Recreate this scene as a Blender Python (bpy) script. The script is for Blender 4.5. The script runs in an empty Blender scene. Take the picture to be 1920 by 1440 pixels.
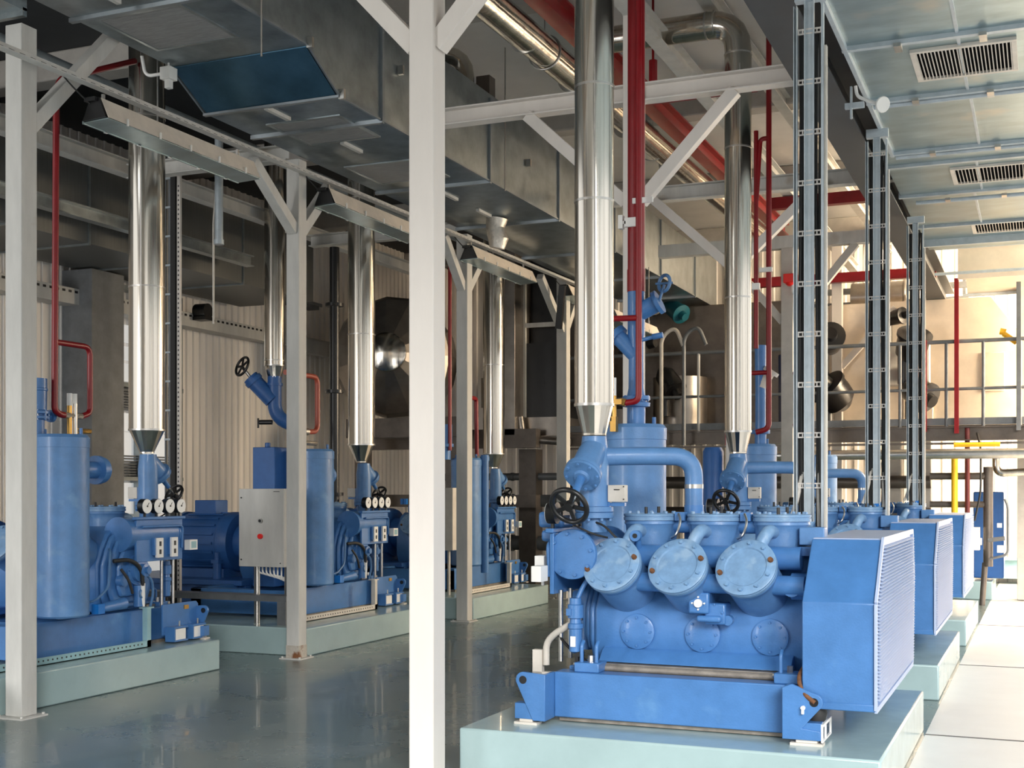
import bpy, bmesh, math, random
from mathutils import Vector, Matrix
R = math.radians
random.seed(7)
S = bpy.context.scene
COL = S.collection
# ------------------------------------------------------------------ camera
FPX = 2375.0; YAW = math.atan(997/FPX); EYE = 1.6
cd = bpy.data.cameras.new('camera'); cam = bpy.data.objects.new('camera', cd); COL.objects.link(cam)
cam.location = (0, 0, EYE); cam.rotation_euler = (R(90), 0, YAW)
cd.sensor_width = 36; cd.lens = 36*FPX/1920; cd.shift_y = (922-720)/1920; cd.clip_end = 300
S.camera = cam
# ------------------------------------------------------------------ light
S.view_settings.view_transform = 'Standard'; S.view_settings.look = 'None'
S.view_settings.gamma = 1; S.view_settings.use_curve_mapping = False
S.view_settings.exposure = 0.27
W = bpy.data.worlds.new('sky'); S.world = W; W.use_nodes = True
bg = W.node_tree.nodes['Background']; bg.inputs[1].default_value = 1.3
_n = W.node_tree; _tc = _n.nodes.new('ShaderNodeTexCoord'); _sp = _n.nodes.new('ShaderNodeSeparateXYZ'); _cr = _n.nodes.new('ShaderNodeValToRGB')
_mr = _n.nodes.new('ShaderNodeMapRange'); _mr.inputs['From Min'].default_value = -1; _n.links.new(_tc.outputs['Generated'], _sp.inputs[0]); _n.links.new(_sp.outputs[2], _mr.inputs[0])
_n.links.new(_mr.outputs[0], _cr.inputs[0]); _n.links.new(_cr.outputs[0], bg.inputs[0])
_e = _cr.color_ramp.elements; _e[0].position = .47; _e[0].color = (.34,.33,.31,1); _e[1].position = .53; _e[1].color = (1,.985,.95,1)
_x = _e.new(.8); _x.color = (.80,.90,1.0,1)
def sun(name, az, el, strength, ang, col):
    L = bpy.data.lights.new(name, 'SUN'); L.energy = strength; L.angle = R(ang); L.color = col
    o = bpy.data.objects.new(name, L); COL.objects.link(o)
    dv = Vector((math.cos(R(az))*math.cos(R(el)), math.sin(R(az))*math.cos(R(el)), math.sin(R(el))))
    o.rotation_euler = dv.to_track_quat('Z', 'Y').to_euler(); return o
sun('daylight_sun', -60, 25, 4.5, 24, (1.0, 0.97, 0.93))
def area(name, loc, look, sx, sy, en, col):
    L = bpy.data.lights.new(name, 'AREA'); L.shape = 'RECTANGLE'; L.size = sx; L.size_y = sy; L.energy = en; L.color = col
    o = bpy.data.objects.new(name, L); COL.objects.link(o); o.location = loc
    o.rotation_euler = (Vector(loc)-Vector(look)).to_track_quat('Z', 'Y').to_euler(); return o
area('warm_far_end_fill', (3.5, 19.5, 4.6), (-2.5, 24, 2.6), 4, 3, 1900, (1.0, 0.78, 0.52))  # added warm fill light to brighten the far right end

_l = area('left_wall_fill', (-10.4, -4.6, 2.4), (-11.2, 14, 2.4), 2.4, 4.0, 430, (1.0, .985, .97))  # added fill light behind the camera to brighten the left wall
# ------------------------------------------------------------------ materials
def mat(name, col, rough=.5, metal=0., var=.12, scale=6., bump=0., stretch=(1,1,1), spec=.5, col2=None, coat=0., emit=0., bscale=None, spots=None):
    m = bpy.data.materials.new(name); m.use_nodes = True
    nt = m.node_tree; b = nt.nodes['Principled BSDF']
    b.inputs['Roughness'].default_value = rough; b.inputs['Metallic'].default_value = metal
    b.inputs['Specular IOR Level'].default_value = spec; b.inputs['Coat Weight'].default_value = coat
    tc = nt.nodes.new('ShaderNodeTexCoord'); mp = nt.nodes.new('ShaderNodeMapping'); mp.inputs['Scale'].default_value = stretch
    nt.links.new(tc.outputs['Object'], mp.inputs[0])
    n = nt.nodes.new('ShaderNodeTexNoise'); n.inputs['Scale'].default_value = scale; n.inputs['Detail'].default_value = 8; n.inputs['Roughness'].default_value = .62
    nt.links.new(mp.outputs[0], n.inputs['Vector'])
    cr = nt.nodes.new('ShaderNodeValToRGB'); cr.color_ramp.elements[0].position = .3; cr.color_ramp.elements[1].position = .7
    c2 = col2 or tuple(min(1, c*(1+var)) for c in col); c1 = tuple(c*(1-var) for c in col) if not col2 else col
    cr.color_ramp.elements[0].color = (*c1, 1); cr.color_ramp.elements[1].color = (*c2, 1)
    nt.links.new(n.outputs[0], cr.inputs[0]); out = cr.outputs[0]
    if spots:
        n2 = nt.nodes.new('ShaderNodeTexNoise'); n2.inputs['Scale'].default_value = spots[1]; n2.inputs['Detail'].default_value = 5
        nt.links.new(tc.outputs['Object'], n2.inputs['Vector'])
        c3 = nt.nodes.new('ShaderNodeValToRGB'); c3.color_ramp.elements[0].position = spots[2]; c3.color_ramp.elements[1].position = spots[2]+.12
        nt.links.new(n2.outputs[0], c3.inputs[0])
        mx = nt.nodes.new('ShaderNodeMix'); mx.data_type = 'RGBA'; mx.inputs[7].default_value = (*spots[0], 1)
        nt.links.new(c3.outputs[0], mx.inputs[0]); nt.links.new(out, mx.inputs[6]); out = mx.outputs[2]
    nt.links.new(out, b.inputs['Base Color'])
    rr = nt.nodes.new('ShaderNodeMapRange'); rr.inputs['To Min'].default_value = max(.03, rough-.08); rr.inputs['To Max'].default_value = rough+.1
    nt.links.new(n.outputs[0], rr.inputs[0]); nt.links.new(rr.outputs[0], b.inputs['Roughness'])
    if bump:
        n3 = n
        if bscale:
            n3 = nt.nodes.new('ShaderNodeTexNoise'); n3.inputs['Scale'].default_value = bscale; nt.links.new(mp.outputs[0], n3.inputs['Vector'])
        bp = nt.nodes.new('ShaderNodeBump'); bp.inputs['Strength'].default_value = bump; bp.inputs['Distance'].default_value = .01
        nt.links.new(n3.outputs[0], bp.inputs['Height']); nt.links.new(bp.outputs[0], b.inputs['Normal'])
    if emit:
        b.inputs['Emission Color'].default_value = (*col, 1); b.inputs['Emission Strength'].default_value = emit
    return m
BLUE = mat('blue_enamel', (.058,.180,.43), .38, 0, .14, 5, .12, bscale=90, coat=.15, spots=((.10,.25,.50), 3.2, .62))
BLUEW = mat('pale_blue_enamel', (.095,.225,.46), .4, 0, .14, 7, .12, bscale=90, coat=.1, spots=((.14,.28,.50), 6, .58))  # paler than the main blue, with lighter spots
GREASE = mat('greasy_grey_steel', (.24,.215,.185), .5, .3, .3, 14)
HEADB = mat('pale_head_blue', (.165,.30,.49), .42, 0, .16, 14, .12, bscale=90, spots=((.25,.38,.54), 9, .56))  # paler blue again for head covers and elbows
BLUE2 = mat('deep_blue_enamel', (.03,.12,.36), .4, 0, .12, 5, .1, bscale=90)
BPIPE = mat('slate_blue_pipe_paint', (.07,.17,.34), .4, 0, .15, 5)
CYAN = mat('bright_blue_plastic', (.01,.17,.55), .35)
STEEL = mat('polished_stainless_jacket', (.56,.52,.46), .15, 1, .22, 7, .25, stretch=(1,1,.03), bscale=9)
STEEL2 = mat('brushed_steel', (.55,.53,.5), .3, 1, .12, 12)
GALV = mat('galvanised_sheet', (.33,.37,.385), .33, .85, .22, 5, .08, stretch=(1,1,1.0), bscale=14)
GALVT = mat('galvanised_ceiling_sheet', (.34,.43,.45), .34, .75, .2, 2.2, .10, stretch=(1,2.5,1), bscale=5, spots=((.50,.50,.44), 1.6, .6))
GALVR = mat('ribbed_brown_grey_sheet', (.17,.175,.17), .45, .6, .2, 30, .3, stretch=(1,3,.05))
GALVB = mat('blue_grey_cable_rail', (.46,.52,.56), .4, .25, .12, 10)
DKSTEEL = mat('dark_painted_steel', (.17,.18,.19), .5, .3, .2, 5)
CREAM = mat('cream_painted_steel', (.72,.67,.62), .5, 0, .06, 3, .05, stretch=(1,1,.3), bscale=60)
GREYP = mat('weathered_grey_paint', (.56,.55,.52), .55, 0, .12, 6, .1, stretch=(1,1,.25), bscale=60, spots=((.42,.36,.29), 2.4, .66))
CREAMF = mat('lamp_cream_enamel', (.72,.64,.55), .45)
RED = mat('red_pipe_paint', (.23,.004,.008), .32, 0, .15, 6)
REDB = mat('bright_red_plastic', (.85,.02,.015), .35)
RUST = mat('rust', (.16,.07,.03), .8, .2, .35, 40)
BLACK = mat('black_enamel', (.012,.012,.013), .3)
RUBBER = mat('black_rubber', (.02,.02,.02), .6)
WHITE = mat('white_plastic', (.82,.81,.78), .4, 0, .04)
CREAMH = mat('ivory_conduit', (.60,.56,.50), .5)
BRASS = mat('brass', (.62,.36,.10), .3, .9)
YEL = mat('yellow_pipe_paint', (.85,.50,.02), .4)
PLINTH = mat('sea_green_plinth_paint', (.34,.46,.47), .22, 0, .07, 3, .04, bscale=20, coat=.2)
FLOOR = mat('grey_green_epoxy_floor', (.12,.16,.16), 0.27, 0, .14, 1.6, .015, bscale=1.0, coat=.2, spots=((.16,.20,.20), .9, .55))
FLOORL = mat('pale_concrete_paving', (.76,.75,.72), .45, 0, .05, 1.5, .05, bscale=8)
JOINT = mat('dark_joint', (.12,.11,.10), .8)
WALLM = mat('cream_corrugated_sheet', (.86,.82,.78), .5, .1, .1, 3, stretch=(1,1,.15))
CONC = mat('pale_ceiling_slab', (.72,.71,.69), .7, 0, .06, 2, .1, bscale=20, spots=((.5,.48,.45), 1.2, .66))
CONCB = mat('grey_concrete', (.50,.47,.43), .75, 0, .12, 5, .15, bscale=30)
BROWN = mat('brown_insulation_cladding', (.135,.115,.10), .4, .5, .25, 4, .1)
TANK = mat('warm_insulation_cladding', (.78,.68,.56), .45, .25, .1, 3)
MATTE = mat('aged_steel_cladding', (.33,.30,.27), .3, .85, .2, 3, .2, bscale=4)
TEALA = mat('teal_bracket_paint', (.28,.46,.50), .45)
LOUV = mat('pale_blue_louvre_paint', (.38,.46,.63), .42, 0, .05, 6)
DIAL = mat('dial_white', (.9,.9,.88), .4, 0, .02)
GLASSW = mat('daylit_window_pane', (.80,.82,.83), .25, 0, .1, 2, emit=.35)
FOIL = mat('crumpled_foil', (.62,.58,.52), .35, .8, .2, 18, .8)
FILT = mat('grille_mesh_filter', (.30,.30,.30), .7, .2, .3, 50, .4, stretch=(.2,3,1))

SLOPE = mat('blue_reflection_sheet', (.07,.16,.24), .35, .7, .25, 3)  # blue reflection of the machines put into the sheet colour
MATTB = mat('matt_void', (.008,.008,.008), .95, 0, .05, spec=0)
SEAM = mat('duct_seam_sheet', (.30,.33,.35), .4, .7, .1, 8)
# ------------------------------------------------------------------ mesh builder
ORG = {}
class MB:
    def __init__(s): s.b = bmesh.new()
    def box(s, x0, x1, y0, y1, z0, z1):
        v = [s.b.verts.new(p) for p in ((x0,y0,z0),(x1,y0,z0),(x1,y1,z0),(x0,y1,z0),(x0,y0,z1),(x1,y0,z1),(x1,y1,z1),(x0,y1,z1))]
        for f in ((3,2,1,0),(4,5,6,7),(0,1,5,4),(1,2,6,5),(2,3,7,6),(3,0,4,7)): s.b.faces.new([v[i] for i in f])
        return s
    def bar(s, p0, p1, w, h, up=(0,0,1)):
        p0, p1 = Vector(p0), Vector(p1); d = (p1-p0).normalized(); u = Vector(up)
        if abs(d.dot(u)) > .98: u = Vector((0,1,0))
        a = d.cross(u).normalized(); u = a.cross(d).normalized()
        vs = []
        for p in (p0, p1):
            for i, j in ((-1,-1),(1,-1),(1,1),(-1,1)): vs.append(s.b.verts.new(p+a*(i*w/2)+u*(j*h/2)))
        for f in ((3,2,1,0),(4,5,6,7),(0,1,5,4),(1,2,6,5),(2,3,7,6),(3,0,4,7)): s.b.faces.new([vs[i] for i in f])
        return s
    def ibeam(s, p0, p1, w, h, t=.014):
        p0, p1 = Vector(p0), Vector(p1); up = Vector((0,0,1)) if abs((p1-p0).normalized().z) < .9 else Vector((1,0,0))
        o = up*(h/2-t/2)
        s.bar(p0+o, p1+o, w, t, up); s.bar(p0-o, p1-o, w, t, up); s.bar(p0, p1, t, h-2*t, up); return s
    def channel(s, p0, p1, w, h, t=.01, side=(1,0,0)):
        p0, p1 = Vector(p0), Vector(p1); d = (p1-p0).normalized(); sd = Vector(side); n = d.cross(sd).normalized()
        s.bar(p0, p1, t, w, n)
        for k in (-1, 1): s.bar(p0+n*k*(w/2)+sd*h/2, p1+n*k*(w/2)+sd*h/2, h, t, n)
        return s
    def rings(s, pts, rad, n=24, caps=True):
        rings = []; m = len(pts); pts = [Vector(p) for p in pts]
        d = (pts[1]-pts[0]).normalized(); ref = Vector((0,0,1)) if abs(d.z) < .9 else Vector((1,0,0))
        a = d.cross(ref).normalized()
        for i, p in enumerate(pts):
            if i == 0: t = pts[1]-pts[0]
            elif i == m-1: t = pts[-1]-pts[-2]
            else:
                t = (pts[i+1]-p).normalized()+(p-pts[i-1]).normalized()
                if t.length < 1e-5: t = pts[i+1]-p
            t = t.normalized(); a = (a-t*a.dot(t)).normalized(); bb = t.cross(a)
            r = rad[i] if isinstance(rad, (list, tuple)) else rad
            rings.append([s.b.verts.new(p+(a*math.cos(2*math.pi*k/n)+bb*math.sin(2*math.pi*k/n))*r) for k in range(n)])
        for i in range(m-1):
            for k in range(n): s.b.faces.new((rings[i][k], rings[i][(k+1)%n], rings[i+1][(k+1)%n], rings[i+1][k]))
        if caps: s.b.faces.new(rings[0][::-1]); s.b.faces.new(rings[-1])
        return s
    def cyl(s, p0, p1, r, r1=None, n=28): return s.rings([p0, p1], [r, r if r1 is None else r1], n)
    def lathe(s, p0, ax, prof, n=32):
        p0 = Vector(p0); ax = Vector(ax).normalized()
        d = ax; ref = Vector((0,0,1)) if abs(d.z) < .9 else Vector((1,0,0)); a = d.cross(ref).normalized(); bb = d.cross(a)
        rg = []
        for h, r in prof:
            rg.append([s.b.verts.new(p0+ax*h+(a*math.cos(2*math.pi*k/n)+bb*math.sin(2*math.pi*k/n))*max(r, 1e-4)) for k in range(n)])
        for i in range(len(rg)-1):
            for k in range(n): s.b.faces.new((rg[i][k], rg[i][(k+1)%n], rg[i+1][(k+1)%n], rg[i+1][k]))
        s.b.faces.new(rg[0][::-1]); s.b.faces.new(rg[-1]); return s
    def tube(s, pts, r, bend=.1, n=16, seg=7):
        pts = [Vector(p) for p in pts]; out = [pts[0]]
        for i in range(1, len(pts)-1):
            p, a, b = pts[i], pts[i-1], pts[i+1]
            da, db = (a-p), (b-p); q = min(bend, da.length*.49, db.length*.49)
            A = p+da.normalized()*q; B = p+db.normalized()*q
            for k in range(seg+1):
                t = k/seg; out.append(A*(1-t)**2+p*2*t*(1-t)+B*t*t)
        out.append(pts[-1]); return s.rings(out, r, n)
    def prism(s, pts, axis, a0, a1):
        def mk(p, a):
            return {'x': (a, p[0], p[1]), 'y': (p[0], a, p[1]), 'z': (p[0], p[1], a)}[axis]
        A = [s.b.verts.new(mk(p, a0)) for p in pts]; B = [s.b.verts.new(mk(p, a1)) for p in pts]; n = len(pts)
        s.b.faces.new(A[::-1]); s.b.faces.new(B)
        for i in range(n): s.b.faces.new((A[i], A[(i+1)%n], B[(i+1)%n], B[i]))
        return s
    def bolts(s, c, nrm, Rb, k, r=.011, h=.012, ph=0, skip=()):
        c = Vector(c); d = Vector(nrm).normalized(); ref = Vector((0,0,1)) if abs(d.z) < .9 else Vector((1,0,0)); a = d.cross(ref).normalized(); bb = d.cross(a)
        for i in range(k):
            if i in skip: continue
            t = 2*math.pi*i/k+ph; p = c+(a*math.cos(t)+bb*math.sin(t))*Rb
            s.cyl(p, p+d*h, r, r*.9, 6)
        return s
    def torus(s, c, nrm, Rt, r, n=36):
        c = Vector(c); d = Vector(nrm).normalized(); ref = Vector((0,0,1)) if abs(d.z) < .9 else Vector((1,0,0)); a = d.cross(ref).normalized(); bb = d.cross(a); m = 10
        g = [[s.b.verts.new(c+(a*math.cos(2*math.pi*i/n)+bb*math.sin(2*math.pi*i/n))*(Rt+r*math.cos(2*math.pi*j/m))+d*r*math.sin(2*math.pi*j/m)) for j in range(m)] for i in range(n)]
        for i in range(n):
            for j in range(m): s.b.faces.new((g[i][j], g[(i+1)%n][j], g[(i+1)%n][(j+1)%m], g[i][(j+1)%m]))
        return s
    def build(s, name, m, parent=None, loc=None, bevel=0, smooth=38):
        org = Vector(ORG[parent.name]) if parent is not None else Vector(loc if loc is not None else (0,0,0))
        if parent is None and loc is None:
            xs = [v.co for v in s.b.verts]; org = Vector((sum(v.x for v in xs)/len(xs), sum(v.y for v in xs)/len(xs), min(v.z for v in xs)))
        bmesh.ops.recalc_face_normals(s.b, faces=s.b.faces[:])
        bmesh.ops.translate(s.b, verts=s.b.verts[:], vec=-org)
        me = bpy.data.meshes.new(name); s.b.to_mesh(me); s.b.free()
        me.materials.append(m)
        me.polygons.foreach_set('use_smooth', [True]*len(me.polygons)); me.set_sharp_from_angle(angle=R(smooth))
        o = bpy.data.objects.new(name, me); COL.objects.link(o)
        if parent is not None: o.parent = parent
        else: o.location = org
        ORG[o.name] = org
        if bevel:
            bm = o.modifiers.new('bevel', 'BEVEL'); bm.width = bevel; bm.segments = 2; bm.limit_method = 'ANGLE'; bm.angle_limit = R(40)
        return o
def each(m, name, mt, parent, bevel=0):
    seen = set(); m.b.verts.ensure_lookup_table(); m.b.faces.ensure_lookup_table(); out = []
    for v in m.b.verts:
        if v in seen: continue
        st = [v]; seen.add(v); isl = []
        while st:
            q = st.pop(); isl.append(q)
            for e in q.link_edges:
                w = e.other_vert(q)
                if w not in seen: seen.add(w); st.append(w)
        k = MB(); mp = {q: k.b.verts.new(q.co) for q in isl}
        for f in {f for q in isl for f in q.link_faces}: k.b.faces.new([mp[q] for q in f.verts])
        out.append(k.build(name, mt, parent, bevel=bevel))
    m.b.free(); return out
def tag(o, label, cat, group=None):
    o['label'] = label; o['category'] = cat
    if group: o['group'] = group
    return o
def struct(o): o['kind'] = 'structure'; return o
def thing(name, label, cat, loc, group=None):
    o = bpy.data.objects.new(name, None); COL.objects.link(o); o.location = loc; o.empty_display_size = .1
    ORG[o.name] = Vector(loc); return tag(o, label, cat, group)
def dup(root, loc, rz=None, label=None):
    def rec(o, par):
        c = o.copy(); COL.objects.link(c)
        if par: c.parent = par
        for ch in list(o.children): rec(ch, c)
        return c
    r = rec(root, None); r.location = loc
    if rz is not None: r.rotation_euler = (0, 0, rz)
    if label: r['label'] = label
    return r

# ================================================================== SETTING
f = MB().box(-12.5, -.72, -6, 25, -.2, 0).build('floor', FLOOR); struct(f)
f = MB().box(-.72, 30, -6, 60, -.2, 0).build('floor_paving', FLOORL); struct(f)
jm = MB()
for y in (5.2, 8.75, 12.4, 16.2, 19.9): jm.box(-.72, 6, y-.012, y+.012, -.01, .003)
jm.box(1.6, 1.62, -2, 24, -.01, .003)
struct(jm.build('trim_1', JOINT))
# corrugated walls
def corr(axis, const, a0, a1, z0, z1, pitch=.2, dep=.03, sgn=1):
    b = bmesh.new(); a = a0; pr = []
    while a < a1:
        pr += [(a, 0), (a+pitch*.55, 0), (a+pitch*.65, dep), (a+pitch*.9, dep)]; a += pitch
    lo = []; hi = []
    for q, dd in pr:
        c = const+sgn*dd
        p = (c, q) if axis == 'x' else (q, c)
        lo.append(b.verts.new((*p, z0))); hi.append(b.verts.new((*p, z1)))
    for i in range(len(pr)-1): b.faces.new((lo[i], lo[i+1], hi[i+1], hi[i]))
    m = MB(); m.b.free(); m.b = b; return m
m = corr('x', -11.5, 8, 24, 0, 6.3, .16, .025); m.box(-11.75, -11.51, 6, 24.2, 0, 6.3); struct(m.build('wall_left', WALLM, smooth=10))
m = corr('y', 24, -11.5, 6, 0, 6.3, .22, .03, -1); m.box(-11.7, 6, 24.01, 24.2, 0, 6.3); struct(m.build('wall_back', WALLM, smooth=10))
struct(MB().box(-6.9, 1.4, -4.2, 24.2, 6.25, 6.5).build('ceiling', CONC))
struct(MB().box(-12, -6.9, -4.2, 24.2, 6.25, 6.5).build('ceiling_left', mat('shade_dark_ceiling', (.05,.052,.055), .8)))  # shade over the left bay put into a near-black colour
for i, y in enumerate((2.2, 6.1, 10.1, 13.95, 17.8, 21.6)):
    struct(MB().box(-11.5, -1.9, y+.35, y+.62, 5.95, 6.25).build('trim_%d' % (i+2), CONCB, bevel=.02))

struct(MB().box(-8.6, -.8, -4.2, -4.0, 0, 6.3).box(-12,-8.6,-4.2,-4,4.6,6.3).build('wall_light_block', WALLM))  # unseen wall added to shade the left, gap left for the fill light
struct(MB().box(1.4, 3.6, -3, 24.2, 6.25, 6.5).build('ceiling_right', CONC))
for i, y in enumerate((-2, 1.85, 5.7, 9.55, 13.4, 17.25)):
    struct(MB().box(3.9, 4.2, y-.11, y+.11, 0, 6.4).build('trim_%d' % (i+11), CONCB))  # unseen posts added to streak the reflections in the steel pipes
struct(MB().box(3.9, 4.2, -3, 20, 6.1, 6.4).build('trim_17', CONCB))  # unseen beam over the added posts
# plinths
PG = 'painted concrete machine plinths'
def plinth(x0, x1, y0, y1, lab, z=.27):
    return tag(MB().box(x0, x1, y0, y1, 0, z).build('machine_plinth', PLINTH, bevel=.012), lab, 'plinth', PG)
plinth(-3.04, -.74, 6.47, 8.87, 'sea green plinth under the nearest compressor with the ribbed guard')
plinth(-3.04, -.74, 10.2, 12.81, 'sea green plinth under the second compressor of the right row')
plinth(-3.04, -.74, 13.9, 16.5, 'sea green plinth under the third compressor of the right row')
plinth(-1.5, -.70, 20.0, 21.6, 'dark green plinth below the far skid beside the rusty brown riser')
plinth(-10.6, -6.84, 5.2, 9.5, 'sea green plinth under the leftmost compressor behind the left column')
plinth(-10.6, -6.6, 10.56, 13.35, 'sea green plinth under the compressor with the grey control cabinet')
plinth(-10.6, -6.55, 14.36, 16.35+.6, 'sea green plinth with its end block right of the far column')

# ================================================================== COMPRESSOR
def compressor(kind, label):
    t = thing('refrigeration_compressor', label, 'compressor', (0, 0, .27), 'blue six-cylinder compressors')
    right = kind == 'right'
    # frame: sub-parts: beams, lugs, feet
    m = MB().prism([(-.14,.30),(1.22,.30),(1.22,.56),(-.14,.56)], 'y', -.30, -.16)
    m.box(-.10, 0.02, -.16, 1.6, .30, .58); m.box(1.1, 1.24, -.16, 1.6, .30, .56); m.box(-.1, 1.24, 1.46, 1.6, .3, .56)
    m.box(-.02, 1.2, -.16, .9, .40, .50)
    fr = m.build('frame', BLUE, t, bevel=.006)
    each(MB().box(-.12, 1.2, -.27, -.18, .275, .30).box(-.1, .0, -.1, 1.58, .27, .30), 'base_packing', GREASE, t)
    # lug brackets
    def lug(side):
        m = MB(); pts = []
        cx = -.275 if side < 0 else 1.385-.02; rr = .045; cz = .525 if side < 0 else .50
        if side < 0:
            arc = [(cx+rr*math.cos(R(a)), cz+rr*math.sin(R(a))) for a in range(90, 215, 14)]
            pts = [(-.14,.56), (cx, cz+rr)]+arc[1:]+[(-.215,.295), (-.14,.295)]
        else:
            arc = [(cx+rr*math.cos(R(a)), cz+rr*math.sin(R(a))) for a in range(90, -40, -14)]
            pts = [(1.20,.30), (1.20,.57), (1.25,.59)]+arc+[(1.30,.36), (1.395,.35), (1.395,.30)]
        m.prism(pts, 'y', -.45, -.425)
        if side < 0: m.box(-.16, -.14, -.43, -.29, .295, .56)
        else: m.box(1.20, 1.225, -.43, -.29, .30, .57)
        o = m.build('lifting_bracket', BLUE, t, bevel=.003)
        MB().cyl((cx, -.452, cz), (cx, -.42, cz), .023, n=20).build('lug_hole', BLACK, o)
        return o
    lug(-1); lug(1)
    m = MB().prism([(-.45,.34),(-.45,.585),(-.42,.61),(.05,.61),(.05,.34)], 'x', -.20, -.18)
    if not right: m.build('end_plate', BLUE, t, bevel=.003)
    else: m.b.free()
    for x0, x1 in ((-.33, -.2), (1.24, 1.40)):
        o = MB().box(x0, x1, -.44, -.36, .30, .39).build('mount_bracket', BLUE, t, bevel=.003)
        MB().box(x0+.03, x1-.02, -.44, -.38, .285, .30).box(x0, x1+.01, -.45, -.37, .270, .284).build('cream_foot', CREAMH, o)
    if not right:
        for v0 in (-.43, -.17):
            o = MB().box(-.30, -.20, v0, v0+.19, .40, .415).box(-.30, -.20, v0+.175, v0+.19, .30, .40).box(-.30, -.2, v0, v0+.19, .285, .30).build('vibration_mount', BLUE, t)
            MB().box(-.29, -.275, v0+.02, v0+.17, .30, .395).build('mount_face', WHITE, o)
            MB().cyl((-.26, v0+.07, .39), (-.26, v0+.07, .46), .008, n=8).box(-.275, -.268, v0+.05, v0+.14, .32, .37).build('adjusting_screw', STEEL2, o)
        MB().box(-.21, -.199, -.30, -.24, .55, .585).build('rating_plate', BRASS, t)
    else:
        o = MB().box(1.40, 1.41, -.44, -.15, .37, .385).box(1.40, 1.41, -.44, -.15, .29, .30).box(1.40, 1.41, -.44, -.43, .3, .37).box(1.40, 1.41, -.33, -.32, .3, .37).box(1.40, 1.41, -.16, -.15, .3, .37).build('white_foot_cage', WHITE, t)
        MB().lathe((1.36, -.33, .43), (0,0,1), [(-.05,.03),(-.04,.045),(.0,.055),(.04,.045),(.05,.02)]).build('rubber_mount', RUBBER, t)
        MB().cyl((1.33, -.38, .35), (1.33, -.38, .385), .03, n=10).build('brass_fitting', BRASS, t)
        MB().tube([(1.30,-.3,.68),(1.27,-.38,.62),(1.30,-.44,.55),(1.37,-.455,.50)], .012, .05, 10).build('ground_cable', RUST, t)
        MB().cyl((1.31,-.47,.47),(1.31,-.45,.47), .012, n=8).cyl((1.31,-.47,.44),(1.31,-.47,.47), .008, n=8).build('grease_nipple', WHITE, t)
    # crankcase
    cp = [(.0,.70),(.0,.90),(.10,1.03),(.15,1.24),(.22,1.30),(.42,1.30),(.54,1.24),(.61,1.12),(.66,.98),(.66,.70),(.60,.58),(.06,.58)]
    m = MB().prism(cp, 'x', .0, 1.27)
    cc = Vector((0, .32, .92))
    for k, (x0, x1, sc) in enumerate(((-.04,.0,.93),(-.08,-.04,.80),(-.12,-.08,.62))):
        m.prism([(.32+(p[0]-.32)*sc, .92+(p[1]-.92)*sc) for p in cp], 'x', x0, x1)
    m.build('crankcase', BLUE, t, bevel=.018)
    MB().prism([(-.10,.605),(-.035,.665),(.03,.69),(.03,.60)], 'x', .06, 1.18).build('sole_rail', BLUE, t, bevel=.004)
    MB().box(.02, 1.22, -.14, .0, .52, .60).cyl((.02,-.14,.575),(1.22,-.14,.575), .02, n=12).build('greasy_slide_rail', GREASE, t)
    for u in (-.03, 1.12):
        o = MB().box(u, u+.15, -.27, -.12, .56, .615).build('clamp_block', BLUE, t, bevel=.006)
        for du in (.03, .12) if u < .5 else (.03,):
            MB().tube([(u+du, -.22, .60), (u+du, -.22, .71), (u+du, -.19, .73)], .011, .02, 10).build('stay_rod', BLUE, o)
        MB().cyl((u+.075, -.19, .615), (u+.075, -.19, .65), .018, n=6).cyl((u-.01,-.24,.60),(u+.01,-.24,.60), .015, n=8).build('bolt', STEEL2, o)
    # inspection covers
    for i in range(3):
        u = .27+.39*i
        o = MB().lathe((u, .004, .78), (0,-1,0), [(0,.104),(.018,.104),(.022,.098),(.024,.03)]).bolts((u,-.019,.78), (0,-1,0), .082, 8, .008, .008).build('inspection_cover', BLUE, t)
    # cylinder banks
    def cylinder(c, d, r, ln, stud=False):
        c, d = Vector(c), Vector(d).normalized()
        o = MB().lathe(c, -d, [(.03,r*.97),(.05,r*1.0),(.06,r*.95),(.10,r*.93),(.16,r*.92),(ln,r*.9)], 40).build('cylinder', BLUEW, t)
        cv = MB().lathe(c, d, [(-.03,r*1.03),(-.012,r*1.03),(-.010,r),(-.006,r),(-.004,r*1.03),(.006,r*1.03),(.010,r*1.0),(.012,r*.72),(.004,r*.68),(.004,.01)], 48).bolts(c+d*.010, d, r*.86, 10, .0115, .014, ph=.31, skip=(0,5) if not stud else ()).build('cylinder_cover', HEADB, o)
        if not stud:
            ref = Vector((0,0,1)); a = d.cross(ref).normalized(); bb = d.cross(a); p = c+d*.010+(a*math.cos(.31)+bb*math.sin(.31))*r*.86
            MB().cyl(p, p+d*.02, .016, .013, 8).build('rusty_bolt', RUST, o); p = c+d*.010-(a*math.cos(.31)+bb*math.sin(.31))*r*.86; MB().cyl(p, p+d*.02, .016, .013, 8).build('rusty_bolt', RUST, o)
        else:
            q = MB()
            for tt in (.8, 2.5): q.cyl(c+Vector((r*.8*math.cos(tt*1.9), r*.8*math.sin(tt*1.9), .01)), c+Vector((r*.8*math.cos(tt*1.9), r*.8*math.sin(tt*1.9), .05)), .010, n=8)
            q.build('lifting_stud', BLACK, o)
        return o
    tl = R(31)
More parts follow.
